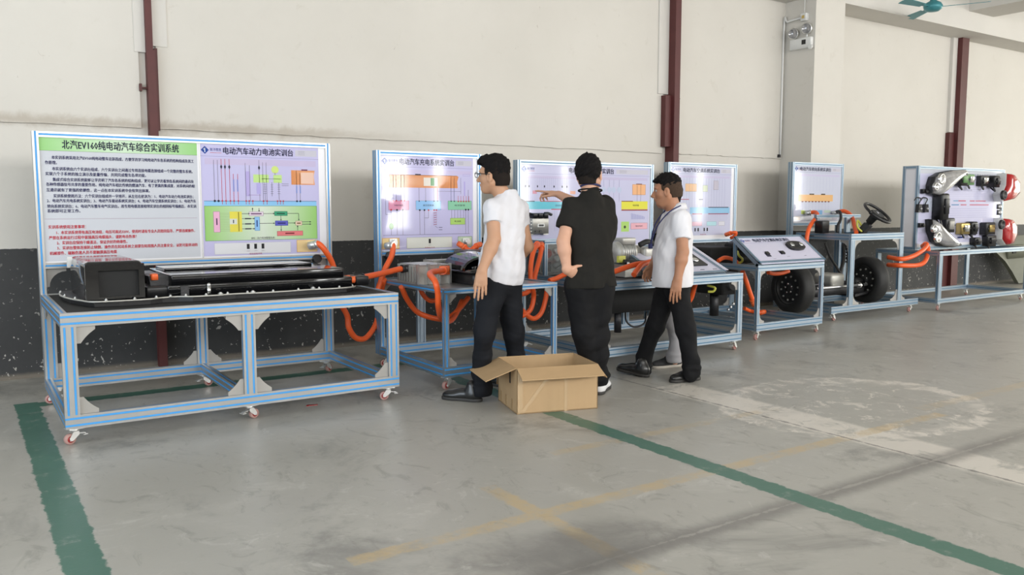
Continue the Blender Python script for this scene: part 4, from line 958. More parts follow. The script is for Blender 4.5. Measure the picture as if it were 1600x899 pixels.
def road_wheel(c, turn, label):
    o = thing('road_wheel', (c[0], c[1], c[2]-.30), label, 'wheel', 'axle road wheels'); d = Vector((-1, turn, 0)).normalized(); c = Vector(c)
    MB().lathe(c, d, [(.195, -.085), (.225, -.092), (.272, -.088), (.292, -.065), (.298, -.03), (.298, .03), (.292, .065), (.272, .088), (.225, .092), (.195, .085), (.190, 0), (.195, -.085)], 40).build('tyre', 'rubber', o)
    rim_ = MB().lathe(c, d, [(.198, .075), (.192, .085), (.182, .070), (.165, .045), (.115, .052), (.085, .060), (.06, .05), (.055, .065), (0, .067)], 40); rm = rim_.build('rim', 'wheel_black', o)
    u = d.orthogonal().normalized(); w = d.cross(u)
    for k in range(5):
        a = 2*math.pi*k/5; p = c+(u*math.cos(a)+w*math.sin(a))*.055
        MB().cyl(p+d*.05, p+d*.075, .011, n=8).build('wheel_nut', 'chrome', rm)
    for k in range(10):
        a = 2*math.pi*(k+.5)/10; p = c+(u*math.cos(a)+w*math.sin(a))*.14
        MB().cyl(p+d*.040, p+d*.056, .012, n=10).build('rim_hole', 'cast_metal', rm)
    MB().cyl(c-d*.05, c+d*.03, .10, n=20).build('brake_disc', 'dark_metal', o)
road_wheel((8.19, 6.32, .415), .18, 'black road wheel seen under the tilted desk')
road_wheel((9.66, 6.32, .445), .18, 'black road wheel framed by the steering bench legs')
fa = thing('front_axle', (8.9, 6.4, .2), 'dark suspension axle with struts joining the two road wheels', 'axle')
MB().rbox((8.42, 6.24, .30), (9.50, 6.52, .40), .03).build('subframe', 'dark_metal', fa)
MB().cyl((8.28, 6.34, .43), (9.58, 6.34, .43), .024, n=12).build('drive_shaft', 'dark_metal', fa)
for x in (8.38, 9.46): MB().lathe((x, 6.34, .43), (1, 0, 0), [(.025, -.06), (.05, -.05), (.045, -.02), (.055, 0), (.045, .02), (.05, .05), (.025, .06)], 14).build('shaft_boot', 'rubber', fa)
MB().cyl((8.5, 6.22, .40), (9.5, 6.22, .40), .018, n=10).build('steering_rack', 'steel', fa)
MB().rbox((8.80, 6.22, .40), (9.06, 6.50, .56), .04, 4).build('gear_case', 'cast_metal', fa)
for x, s in ((8.36, 1), (9.50, -1)):
    MB().cyl((x, 6.40, .42), (x+.06*s, 6.46, .74), .026, n=12).cyl((x+.05*s, 6.45, .70), (x+.09*s, 6.49, .95), .012, n=10).build('strut', 'dark_metal', fa)
    sp = [(x+.05*s+.055*math.cos(t), 6.455+.055*math.sin(t), .66+.24*t/(2*math.pi*6)) for t in [i*.35 for i in range(int(2*math.pi*6/.35))]]
    MB().tube(sp, .007, n=6, smooth=False).build('coil_spring', 'black_plastic', fa)
    MB().prism([(x-.1*s, 6.24, .28), (x+.26*s, 6.20, .26), (x+.26*s, 6.50, .26), (x-.1*s, 6.36, .28)], (0, 0, .03)).build('control_arm', 'dark_metal', fa)
MB().cyl((9.30, 6.20, .40), (9.36, 6.20, .40), .035, n=14).build('ball_joint', 'chrome', fa)
MB().tube([(8.95, 6.45, .93), (9.0, 6.40, .75), (9.1, 6.36, .6), (9.16, 6.34, .5), (9.12, 6.32, .42)], .016, n=8).build('brake_hose', 'rubber', fa)
MB().tube([(9.40, 6.5, .9), (9.30, 6.42, .72), (9.2, 6.38, .6), (9.16, 6.36, .50)], .022, n=8).build('steering_shaft', 'black_plastic', fa)
sw = thing('steering_wheel', (9.62, 6.30, 1.05), 'black steering wheel on its column above the axle bench', 'steering wheel')
sc_ = Vector((9.665, 6.22, 1.296)); ax_ = Vector((.126, -.624, .77)).normalized(); u_ = ax_.cross(Vector((0, 0, 1))).normalized(); w_ = u_.cross(ax_)
RW = .185
MB().tube([sc_+(u_*math.cos(t)+w_*math.sin(t))*RW for t in [2*math.pi*i/48 for i in range(49)]], .018, n=10, smooth=False).build('rim', 'black_plastic', sw)
hub = MB()
hp = [(-.09, .055), (.09, .055), (.105, 0), (.075, -.075), (0, -.10), (-.075, -.075), (-.105, 0)]
hub.prism([sc_+u_*a+w_*b-ax_*.05 for a, b in hp], ax_*.055); hub.build('airbag_pad', 'black_plastic', sw)
MB().cyl(sc_+ax_*.005, sc_+ax_*.009, .020, n=16).build('emblem', 'chrome', sw)
for a, b, wd in ((-.17, .01, .04), (.17, .01, .04), (-.09, -.15, .035), (.09, -.15, .035)):
    q = u_*a+w_*b; t_ = q.cross(ax_).normalized()
    MB().obox(sc_+q*.42-t_*wd/2-ax_*.025, q*.56, t_*wd, ax_*.02).build('spoke', 'black_plastic', sw)
MB().cyl(sc_-ax_*.04, sc_-ax_*.16, .055, .045, n=18).build('column_shroud', 'black_matt', sw)
MB().cyl(sc_-ax_*.14, sc_-ax_*.36, .026, n=14).build('column_tube', 'dark_metal', sw)
MB().obox(sc_-ax_*.30-u_*.06-w_*.05, u_*.12, w_*.08, ax_*.12).build('column_bracket', 'dark_metal', sw)
MB().tube([sc_-ax_*.10-u_*.04, sc_-ax_*.10-u_*.13+w_*.04, sc_-ax_*.09-u_*.19+w_*.05], .010, n=8).build('stalk', 'black_plastic', sw)
MB().tube([(9.60, 6.38, 1.12), (9.53, 6.40, 1.20), (9.50, 6.38, 1.12), (9.56, 6.36, 1.06)], .012, n=8).build('column_wire', 'yellow_wire', sw)
cable('orange cable dropping from the steering board beside the dash rail', [(9.19, 6.9, 1.293), (9.212, 6.8, 1.302), (9.118, 6.7, 1.254), (8.978, 6.66, 1.183), (8.853, 6.62, 1.106), (8.794, 6.6, 1.004), (8.787, 6.6, 0.908)], .026, 'steel', False)
cable('orange cable hooking over the dash rail left of the steering wheel', [(9.767, 6.9, 1.291), (9.803, 6.8, 1.317), (9.799, 6.7, 1.275), (9.726, 6.6, 1.201), (9.611, 6.5, 1.122), (9.509, 6.4, 1.044)], .026, 'steel', False)
jb = thing('junction_block', (9.05, 6.6, 1.05), 'black connector block on the axle bench near the dash rail', 'connector')
MB().rbox((8.96, 6.50, 1.046), (9.10, 6.62, 1.20), .012).build('block', 'black_plastic', jb)
MB().tube([(9.36, 6.60, 1.31), (9.40, 6.57, 1.31), (9.39, 6.55, 1.22), (9.32, 6.54, 1.13), (9.30, 6.53, 1.05)], .018, n=8).build('black_lead', 'rubber', jb)

# ------------------------------------------------------------------ bench 6: vehicle electrics
b6 = thing('training_bench', (11.95, 6.4, 0), 'far right aluminium bench holding the board with headlights and tail lights', 'workbench', 'training benches')
for z in (.73,): rx(b6, 10.72, 13.15, 5.98, z, .04, .06); ry(b6, 6.02, 6.86, 10.72, z, .04, .06); ry(b6, 6.02, 6.86, 13.11, z, .04, .06); rx(b6, 10.72, 13.15, 6.86, z, .04, .06)
rx(b6, 10.72, 13.15, 5.98, .10, .04, .06); rx(b6, 10.72, 13.15, 6.86, .10, .04, .06)
for x in (10.72, 13.11): ry(b6, 6.02, 6.86, x, .10, .04, .06)
for x in (10.72, 13.07): rz(b6, .16, .73, x, 5.98, .08, .04, name='leg'); rz(b6, .16, .73, x, 6.86, .08, .04, name='leg')
for x, a in ((10.80, 200), (13.0, 10)): caster(b6, x, 6.02, .10, R(a)); caster(b6, x, 6.82, .10, R(a))
MB().box((13.02, 5.972, .115), (13.14, 5.98, .145)).build('name_plate', 'white_plastic', b6)
rz(b6, .79, 1.925, 10.80, 6.37, .04, .04, name='board_stile'); rz(b6, .79, 1.925, 13.05, 6.37, .04, .04, name='board_stile')
rz(b6, .79, 1.925, 10.80, 6.56, .04, .04, name='board_stile'); rz(b6, .79, 1.925, 13.05, 6.56, .04, .04, name='board_stile')
for z in (.79, 1.885):
    rx(b6, 10.84, 13.05, 6.37, z, .04, .04, name='board_rail'); ry(b6, 6.41, 6.56, 10.80, z, .04, .04, name='board_rail')
MB().box((10.812, 6.41, .83), (10.824, 6.56, 1.885)).build('side_panel', 'panel_white', b6)
dp = MB().box((10.84, 6.385, .83), (13.05, 6.397, 1.885)).build('display_panel', 'panel_white', b6)
sheet_electric().build('printed_sheet', dp, (10.84, 6.385, 1.885), (1, 0, 0), (0, 0, -1), (0, -1, 0))
YB = 6.384
def lamp(name, label, cat, outline, zf, shell, lens, ins=.8, depth=.16, grp=None, bulbs=()):
    """outline: (x, z) on the board; the lamp bulges towards the room"""
    n = len(outline); cx_ = sum(p[0] for p in outline)/n; cz_ = sum(p[1] for p in outline)/n
    o = thing(name, (cx_, YB, cz_), label, cat, grp)
    m = MB(); rows = [(1.0, 0), (1.03, .35), (1.0, .62), (.95, .70)]
    vs = []
    for k, d_ in rows: vs += [(cx_+(x-cx_)*k, YB-.002-depth*d_, cz_+(z-cz_)*k) for x, z in outline]
    fs = [(j*n+i, j*n+(i+1) % n, (j+1)*n+(i+1) % n, (j+1)*n+i) for j in range(len(rows)-1) for i in range(n)]
    m.add(vs, [f[::-1] for f in fs]+[tuple(range(n))]); m.build('lamp_shell', shell, o)
    m = MB(); rows = [(.97, .66), (.95, .80), (.86, .92), (.60, 1.0), (.25, 1.03)]
    vs = []
    for k, d_ in rows: vs += [(cx_+(x-cx_)*k, YB-.002-depth*d_, cz_+(z-cz_)*k) for x, z in outline]
    fs = [(j*n+i, j*n+(i+1) % n, (j+1)*n+(i+1) % n, (j+1)*n+i) for j in range(len(rows)-1) for i in range(n)]
    m.add(vs, fs+[tuple(range((len(rows)-1)*n, len(rows)*n))], 0, True); m.build('lens', lens, o)
    for bx_, bz_, r_, mm in bulbs:
        MB().lathe((bx_, YB-depth*1.0, bz_), (0, -1, 0), [(r_, -.03), (r_, .004), (r_*.8, .010), (r_*.7, -.002), (0, -.006)], 18).build('reflector', mm, o)
    return o
H1 = [(11.009, 6.384, 1.549), (10.999, 6.384, 1.662), (11.052, 6.384, 1.775), (11.236, 6.384, 1.84), (11.491, 6.384, 1.872), (11.821, 6.384, 1.888), (11.858, 6.384, 1.853), (11.666, 6.384, 1.76), (11.385, 6.384, 1.614), (11.153, 6.384, 1.524)]
H2 = [(11.023, 6.384, 1.201), (11.136, 6.384, 1.174), (11.321, 6.384, 1.066), (11.578, 6.384, 0.936), (11.789, 6.384, 0.823), (11.623, 6.384, 0.809), (11.326, 6.384, 0.835), (11.161, 6.384, 0.892), (11.054, 6.384, 1.035)]
T1_ = [(12.88, 6.3, 1.864), (13.049, 6.3, 1.858), (13.233, 6.3, 1.748), (13.253, 6.3, 1.576), (13.092, 6.3, 1.48), (12.833, 6.3, 1.451), (12.786, 6.3, 1.544), (12.881, 6.3, 1.686)]
T2_ = [(12.861, 6.3, 1.205), (13.087, 6.3, 1.194), (13.213, 6.3, 1.097), (13.231, 6.3, 0.943), (13.131, 6.3, 0.81), (12.98, 6.3, 0.804), (12.858, 6.3, 0.893), (12.858, 6.3, 1.064)]
xz = lambda L: [(p[0], p[2]) for p in L]
H1, H2, T1_, T2_ = map(xz, (H1, H2, T1_, T2_))
lamp('headlight', 'upper swept clear headlight on the far right board', 'headlight', H1[::-1], 0, 'black_plastic', 'lens_clear', grp='lamps on the electrics board', bulbs=[((11.127, 6.3, 1.748)[0], (11.127, 6.3, 1.748)[2], .075, 'chrome'), ((10.995, 6.3, 1.643)[0], (10.995, 6.3, 1.643)[2], .055, 'steel')])
lamp('headlight', 'lower swept clear headlight on the far right board', 'headlight', H2[::-1], 0, 'black_plastic', 'lens_clear', grp='lamps on the electrics board', bulbs=[((11.103, 6.3, 0.957)[0], (11.103, 6.3, 0.957)[2], .075, 'chrome'), ((10.998, 6.3, 1.081)[0], (10.998, 6.3, 1.081)[2], .055, 'steel')])
lamp('tail_light', 'upper red tail light at the right end of the lamp board', 'tail light', T1_[::-1], 0, 'white_plastic', 'red_lens', depth=.2, grp='lamps on the electrics board', bulbs=[((12.729, 6.2, 1.543)[0], (12.729, 6.2, 1.543)[2], .07, 'dark_metal')])
lamp('tail_light', 'lower red tail light at the right end of the lamp board', 'tail light', T2_[::-1], 0, 'white_plastic', 'red_lens', depth=.2, grp='lamps on the electrics board', bulbs=[((12.722, 6.2, 1.114)[0], (12.722, 6.2, 1.114)[2], .07, 'dark_metal')])
for i, (w, lab) in enumerate((((10.92, 6.37, 1.583), 'upper left'), ((10.882, 6.37, 1.125), 'lower left'))):
    tag(MB().rbox((w[0]-.05, 6.33, w[2]-.03), (w[0]+.05, 6.384, w[2]+.03), .01).cyl((w[0], 6.33, w[2]), (w[0], 6.30, w[2]), .02, n=10).build('lamp_bracket', 'black_plastic'), 'small black lamp bracket beside the %s headlight' % lab[:5], 'bracket')
def module(px, sx, sz, sy, mats, label, cat, name):
    x, z = px[0], px[2]; o = thing(name, (x, YB, z), label, cat)
    MB().rbox((x-sx/2, YB-sy, z-sz/2), (x+sx/2, YB, z+sz/2), min(sx, sz, sy)*.2).build('body', mats[0], o)
    MB().rbox((x-sx*.3, YB-sy-.025, z-sz*.28), (x+sx*.22, YB-sy, z+sz*.3), .008).build('face', mats[1], o)
    for k in (-1, 1): MB().cyl((x+k*sx*.36, YB-sy-.012, z), (x+k*sx*.36, YB-sy+.002, z), .014, n=8).build('screw', 'dark_metal', o)
    MB().tube([(x-sx*.2, YB-sy*.6, z-sz*.45), (x-sx*.1, YB-sy*.8, z-sz*.8), (x+sx*.15, YB-sy*.5, z-sz*.75), (x+sx*.2, YB-.01, z-sz*.5)], .012, n=6).build('lead', 'black_plastic', o)
module((11.767, 6.384, 1.753), .20, .17, .12, ('black_plastic', 'green_board'), 'dark green motor module beside the upper headlight tip', 'module', 'motor_module')
module((12.021, 6.384, 1.757), .19, .15, .08, ('green_board', 'chrome'), 'green framed module with a bright centre at the board top', 'module', 'relay_module')
module((12.406, 6.384, 1.746), .22, .15, .08, ('dark_metal', 'chrome'), 'dark module with a bright centre near the upper tail light', 'module', 'relay_module')
module((12.658, 6.384, 1.74), .15, .17, .13, ('black_plastic', 'dark_metal'), 'black horn shaped module left of the upper tail light', 'module', 'horn_module')
module((11.261, 6.384, 1.376), .18, .36, .16, ('black_plastic', 'dark_metal'), 'tall dark fuse box between the two headlights', 'fuse box', 'fuse_box')
module((11.512, 6.384, 1.117), .22, .20, .10, ('dark_metal', 'bracket_grey'), 'grey bracketed lamp holder right of the lower headlight', 'lamp holder', 'lamp_holder')
module((11.918, 6.384, 1.066), .22, .16, .10, ('brass', 'chrome'), 'brass coloured relay pair at the middle of the board', 'relay', 'relay_module')
module((12.124, 6.384, 1.072), .16, .18, .12, ('black_plastic', 'dark_metal'), 'black relay next to the brass coloured relay pair', 'relay', 'relay_module')
module((12.586, 6.384, 1.056), .26, .18, .11, ('dark_metal', 'brass'), 'wide dark switch unit left of the lower tail light', 'switch unit', 'switch_unit')
module((12.283, 6.384, 0.875), .16, .11, .09, ('black_plastic', 'dark_metal'), 'small black switch near the bottom of the lamp board', 'switch', 'switch_unit')
module((12.66, 6.384, 0.876), .24, .16, .10, ('black_plastic', 'dark_metal'), 'black stalk switch beside the lower tail light', 'switch', 'switch_unit')
for k, (px, lab) in enumerate((((10.824, 6.384, 1.358), 'left of the pair'), ((10.979, 6.384, 1.358), 'right of the pair'))):
    x, z = px[0], px[2]; o = thing('bulb_socket', (x, YB, z), 'small black clip lamp between the headlights, %s' % lab, 'clip lamp')
    MB().prism([(x-.05, YB, z-.06), (x+.05, YB, z-.06), (x+.03, YB, z+.05), (x-.03, YB, z+.05)], (0, -.05, 0)).build('clip', 'black_plastic', o)
    MB().tube([(x, YB-.02, z+.05), (x+.03, YB-.03, z+.12), (x-.05, YB-.02, z+.14), (x-.09, YB-.01, z+.10)], .008, n=6).build('lead', 'black_plastic', o)
    MB().ball((x, YB-.055, z-.01), .02).build('bulb', 'lens_clear', o)
for k, (px, lab) in enumerate((((12.994, 6.384, 1.375), 'upper'), ((13.004, 6.384, 1.289), 'lower'))):
    x, z = px[0], px[2]; o = thing('side_lamp', (x, YB, z), '%s small oval side lamp between the tail lights' % lab, 'side lamp')
    MB().ball((x, YB-.01, z), .055, .02, .03).build('lens', 'lens_clear', o); MB().rbox((x-.065, YB-.012, z-.038), (x+.065, YB, z+.038), .005).build('base', 'dark_metal', o)
cable('upper orange cable joining the lamp bench to the axle bench', [(10.893, 6.3, 0.849), (10.85, 6.24, 0.87), (10.753, 6.2, 0.831), (10.551, 6.15, 0.78), (10.278, 6.1, 0.732), (10.035, 6.1, 0.707), (10.07, 6.30, .72)], .03, True, False)
cable('lower orange cable joining the lamp bench to the axle bench', [(10.891, 6.28, 0.833), (10.816, 6.2, 0.821), (10.722, 6.15, 0.723), (10.552, 6.1, 0.639), (10.361, 6.1, 0.612), (10.041, 6.1, 0.625), (10.07, 6.30, .62)], .03, True, False)

# ------------------------------------------------------------------ car door panel against the wall
cdn = thing('car_door', (15.6, 7.45, 0), 'olive car door shell leaning on the grey dado behind the far bench', 'car door')
out = [(14.96, 7.40, .60), (15.25, 7.40, .42), (15.42, 7.40, .25), (15.60, 7.40, .02), (16.30, 7.40, .02), (16.35, 7.42, .72), (16.2, 7.45, .86), (15.2, 7.45, .84)]
MB().prism([(x, y+z*.2-.15, z) for x, y, z in out], (0, .07, 0)).build('door_skin', 'olive_paint', cdn)
MB().rbox((15.35, 7.34, .46), (15.95, 7.46, .70), .03, 3).build('door_inner', 'olive_paint', cdn)
MB().box((15.48, 7.325, .55), (15.60, 7.345, .64)).build('lock_hole', 'black_matt', cdn)
# ------------------------------------------------------------------ cardboard box
def carton():
    o = thing('cardboard_box', (3.3, 4.62, 0), 'open brown cardboard box with splayed flaps standing on the floor', 'box')
    A, B, Cc = Vector((3.03, 4.50, 0)), Vector((3.585, 4.335, 0)), Vector((3.155, 4.925, 0)); u = B-A; v = Cc-A; h = Vector((0, 0, .305)); t = .006
    D = A+u+v; un, vn = u.normalized(), v.normalized()
    for nm, p, e, nrm in (('front_wall', A, u, vn), ('back_wall', Cc-vn*t, u, vn), ('side_wall', A, v, un), ('side_wall', B-un*t, v, un)):
        MB().obox(p, e, nrm*t, h).build(nm, 'cardboard', o)
    MB().obox(A, u, v, (0, 0, .008)).build('bottom', 'cardboard', o)
    f = MB().obox(A+h, u, (-vn*.12+Vector((0, 0, -.055))), Vector((0, 0, .006))); fo = f.build('flap', 'cardboard_flap', o)
    f = MB().obox(A+h+v*.03, v*.94, (-un*.21+Vector((0, 0, -.075))), Vector((0, 0, .006))); f.build('flap', 'cardboard_flap', o)
    f = MB().obox(B+h+v*.03, v*.94, (un*.075+Vector((0, 0, -.10))), Vector((0, 0, .006))); f.build('flap', 'cardboard_flap', o)
    f = MB().obox(Cc+h, u, (vn*.04+Vector((0, 0, -.20))), Vector((0, .004, .006))); f.build('flap', 'cardboard_flap', o)
    # packing tape bands
    k = -vn*.0012
    for a, b, w in ((.0, .27, .012), (.52, .52, .05)): pass
    MB().obox(A+un*.02+h*.02+k, (u*.30+h*.72), un*.03, -k).build('tape_strip', 'tape', o)
    MB().obox(A+un*.005+k+h*.02, un*.035, h*.93, -k).build('tape_strip', 'tape', o)
    MB().obox(A+u*.58+k, un*.022, h*.96, -k).build('tape_strip', 'tape', o)
    k2 = -un*.0012
    MB().obox(A+vn*.14+h*.60+k2, vn*.03, h*.34, -k2).build('hand_hole', 'black_matt', o)
    for a in (.10, .24, .36): MB().obox(A+vn*a+h*.05+k2, vn*.025, h*.22, -k2).build('stain_patch', 'tape_brown', o)
def cardboard_mat():
    m = bpy.data.materials.new('cardboard'); g = NG(m)
    n = g.noise(5, 5, .6, vec=g.obj()); s_ = g.noise(30, 2, .5, vec=g.scale(g.obj(), (1, 1, .05)))
    c = g.mix(n, (.375, .245, .125), (.47, .315, .165)); c = g.mix(g.m('MULTIPLY', s_, .25), c, (.53, .38, .22))
    g.l.new(c, g.b.inputs['Base Color']); g.b.inputs['Roughness'].default_value = .78; g.bump(s_, .1, .004); return m
MAT['cardboard'] = cardboard_mat(); mat('tape_brown', (.34, .215, .10), .4, 0, .1)
carton()
tag(MB().prism([(1.945, 5.50, .001), (2.02, 5.485, .001), (2.03, 5.505, .001), (1.96, 5.525, .001)], (0, 0, .003)).prism([(1.94, 5.49, .002), (1.96, 5.49, .002), (1.955, 5.52, .002)], (0, 0, .003)).build('red_tag', 'red_lens'), 'small red plastic scrap lying on the floor by the large bench', 'litter')
# ------------------------------------------------------------------ people: smooth implicit figures meshed with surface nets
def vv(p): return np.array(p, dtype=np.float32)
def unit(a): a = vv(a); return a/np.linalg.norm(a)
class Field:
    def __init__(s, lo, hi, h):
        s.h = h; s.lo = vv(lo); s.n = np.ceil((vv(hi)-s.lo)/h).astype(int)+1
        s.D = np.full(s.n, .5, np.float32); s.ax = [s.lo[i]+h*np.arange(s.n[i], dtype=np.float32) for i in range(3)]
    def sub(s, lo, hi):
        a = np.clip(np.floor((vv(lo)-s.lo)/s.h).astype(int), 0, s.n-1); b = np.clip(np.ceil((vv(hi)-s.lo)/s.h).astype(int)+1, 1, s.n)
        sl = tuple(slice(int(x), int(max(x+1, y))) for x, y in zip(a, b))
        return sl, [s.ax[i][sl[i]].reshape([-1 if j == i else 1 for j in range(3)]) for i in range(3)]
    def join(s, sl, d, k):
        a = s.D[sl]
        if k > 0:
            hh = np.maximum(k-np.abs(a-d), 0)/k; s.D[sl] = np.minimum(a, d)-hh*hh*k*.25
        else: s.D[sl] = np.minimum(a, d)
    def carve(s, sl, d, k=0.):
        a = s.D[sl]
        if k > 0:
            hh = np.maximum(k-np.abs(a+d), 0)/k; s.D[sl] = np.maximum(a, -d)+hh*hh*k*.25
        else: s.D[sl] = np.maximum(a, -d)
    def cone(s, a, b, ra, rb, k=.02, flat=None, cap=False):
        """round cone; flat = (axis, factor) squeezes it along an axis"""
        a, b = vv(a), vv(b); m = max(ra, rb)+k+3*s.h
        sl, (X, Y, Z) = s.sub(np.minimum(a, b)-m, np.maximum(a, b)+m)
        px, py, pz = X-a[0], Y-a[1], Z-a[2]; ba = b-a; L = float(ba@ba)+1e-9
        t = np.clip((px*ba[0]+py*ba[1]+pz*ba[2])/L, 0, 1)
        qx, qy, qz = px-t*ba[0], py-t*ba[1], pz-t*ba[2]; d2 = qx*qx+qy*qy+qz*qz
        if flat is not None:
            n, fct = flat; n = unit(n); c = qx*n[0]+qy*n[1]+qz*n[2]; d2 = d2+c*c*(fct*fct-1)
        d = np.sqrt(d2)-(ra+(rb-ra)*t)
        if cap: n = ba/math.sqrt(L); d = np.maximum(d, (X-b[0])*n[0]+(Y-b[1])*n[1]+(Z-b[2])*n[2])
        s.join(sl, d, k)
    def ell(s, c, ax, r, k=.02, carve=False):
        c = vv(c); m = max(r)+k+3*s.h; sl, (X, Y, Z) = s.sub(c-m, c+m); px, py, pz = X-c[0], Y-c[1], Z-c[2]
        k0 = 0; k1 = 0
        for a, rr in zip(ax, r):
            q = px*a[0]+py*a[1]+pz*a[2]; k0 = k0+(q/rr)**2; k1 = k1+(q/rr/rr)**2
        k0 = np.sqrt(k0); k1 = np.sqrt(k1)+1e-6; d = k0*(k0-1)/k1
        s.carve(sl, d, k) if carve else s.join(sl, d, k)
    def plane(s, p, n, k=0.):
        """keep the side the normal points away from"""
        n = unit(n); p = vv(p); X, Y, Z = [s.ax[i].reshape([-1 if j == i else 1 for j in range(3)]) for i in range(3)]
        d = (X-p[0])*n[0]+(Y-p[1])*n[1]+(Z-p[2])*n[2]
        s.carve((slice(None),)*3, -d, k)
    def wrinkle(s, amp, freq, seed, stretch=(1, 1, 1), zr=None):
        rng = np.random.RandomState(seed); m = np.abs(s.D) < amp*3+s.h*2.5; I = np.argwhere(m); P = s.lo+I*s.h; v = np.zeros(len(I), np.float32)
        Pq = P+.02*np.sin(P[:, [1, 2, 0]]*17+seed)
        for i in range(7):
            w = unit(rng.normal(size=3))*vv(stretch)*freq*rng.uniform(.6, 1.5); v += np.sin(Pq@w+rng.uniform(0, 6.28))**(1 if i % 2 else 3)
        v *= amp/3.
        if zr: v *= np.clip((zr[1]-P[:, 2])/(zr[1]-zr[0]), .15, 1)
        s.D[m] += v
    def mesh(s, name, mats, parent, sm=1):
        D = s.D; nx, ny, nz = D.shape; ins = D < 0
        ins[0] = ins[-1] = False; ins[:, 0] = ins[:, -1] = False; ins[:, :, 0] = ins[:, :, -1] = False
        c = np.zeros((nx-1, ny-1, nz-1), np.int8)
        for i in (0, 1):
            for j in (0, 1):
                for k in (0, 1): c += ins[i:nx-1+i, j:ny-1+j, k:nz-1+k]
        I = np.argwhere((c > 0) & (c < 8)); vid = np.full(c.shape, -1, np.int32); vid[tuple(I.T)] = np.arange(len(I))
        acc = np.zeros((len(I), 3), np.float32); cnt = np.zeros(len(I), np.float32)
        cor = [(i, j, k) for i in (0, 1) for j in (0, 1) for k in (0, 1)]
        val = {q: np.where(ins[tuple((I+q).T)], np.minimum(D[tuple((I+q).T)], -1e-6), np.maximum(D[tuple((I+q).T)], 1e-6)) for q in cor}
        for q in cor:
            for ax in range(3):
                if q[ax] == 0:
                    r = list(q); r[ax] = 1; r = tuple(r); a, b = val[q], val[r]; m = (a < 0) != (b < 0)
                    t = np.where(m, a/(a-b+1e-12), 0); p = np.array(q, np.float32)[None].repeat(len(I), 0); p[:, ax] += t
                    acc[m] += p[m]; cnt[m] += 1
        V = s.lo+(I+acc/np.maximum(cnt, 1)[:, None])*s.h
        Q = []
        for ax in range(3):
            sl0 = [slice(None)]*3; sl1 = [slice(None)]*3; sl0[ax] = slice(0, -1); sl1[ax] = slice(1, None)
            a = ins[tuple(sl0)]; b = ins[tuple(sl1)]; E = np.argwhere(a != b); flip = a[tuple(E.T)]
            u, w = (ax+1) % 3, (ax+2) % 3; ok = (E[:, u] > 0) & (E[:, w] > 0) & (E[:, u] < D.shape[u]-1) & (E[:, w] < D.shape[w]-1); E = E[ok]; flip = flip[ok]
            def g(du, dw): e = E.copy(); e[:, u] -= du; e[:, w] -= dw; return vid[tuple(e.T)]
            q = np.stack([g(1, 1), g(0, 1), g(0, 0), g(1, 0)], 1); q[~flip] = q[~flip][:, ::-1]; Q.append(q)
        Q = np.concatenate(Q); Q = Q[(Q >= 0).all(1)]
        for _ in range(sm):                              # one light relaxation
            S = np.zeros_like(V); N = np.zeros(len(V), np.float32)
            for i in range(4): np.add.at(S, Q[:, i], V[Q[:, (i+1) % 4]]); np.add.at(N, Q[:, i], 1); np.add.at(S, Q[:, i], V[Q[:, (i+3) % 4]]); np.add.at(N, Q[:, i], 1)
            V = V*.5+.5*S/np.maximum(N, 1)[:, None]
        V = V-np.array(org(parent)) if parent else V
        me = bpy.data.meshes.new(name); me.vertices.add(len(V)); me.vertices.foreach_set('co', V.astype(np.float32).ravel())
        me.loops.add(len(Q)*4); me.loops.foreach_set('vertex_index', Q.astype(np.int32).ravel())
        me.polygons.add(len(Q)); me.polygons.foreach_set('loop_start', np.arange(0, len(Q)*4, 4, dtype=np.int32))
        me.update(calc_edges=True); me.polygons.foreach_set('use_smooth', np.ones(len(Q), bool))
        me.materials.append(MAT[mats] if isinstance(mats, str) else mats); me.validate()
        return link(name, me, parent)
def cloth(name, col, rough=.85, var=.05): return mat(name, col, rough, 0, var, 5, .12, 260, spec=.2)
def skin(name, col):
    m = mat(name, col, .55, 0, .07, 18, .05, 200); b = m.node_tree.nodes['Principled BSDF']
    b.inputs['Subsurface Weight'].default_value = .08; b.inputs['Subsurface Radius'].default_value = (.01, .004, .002); return m
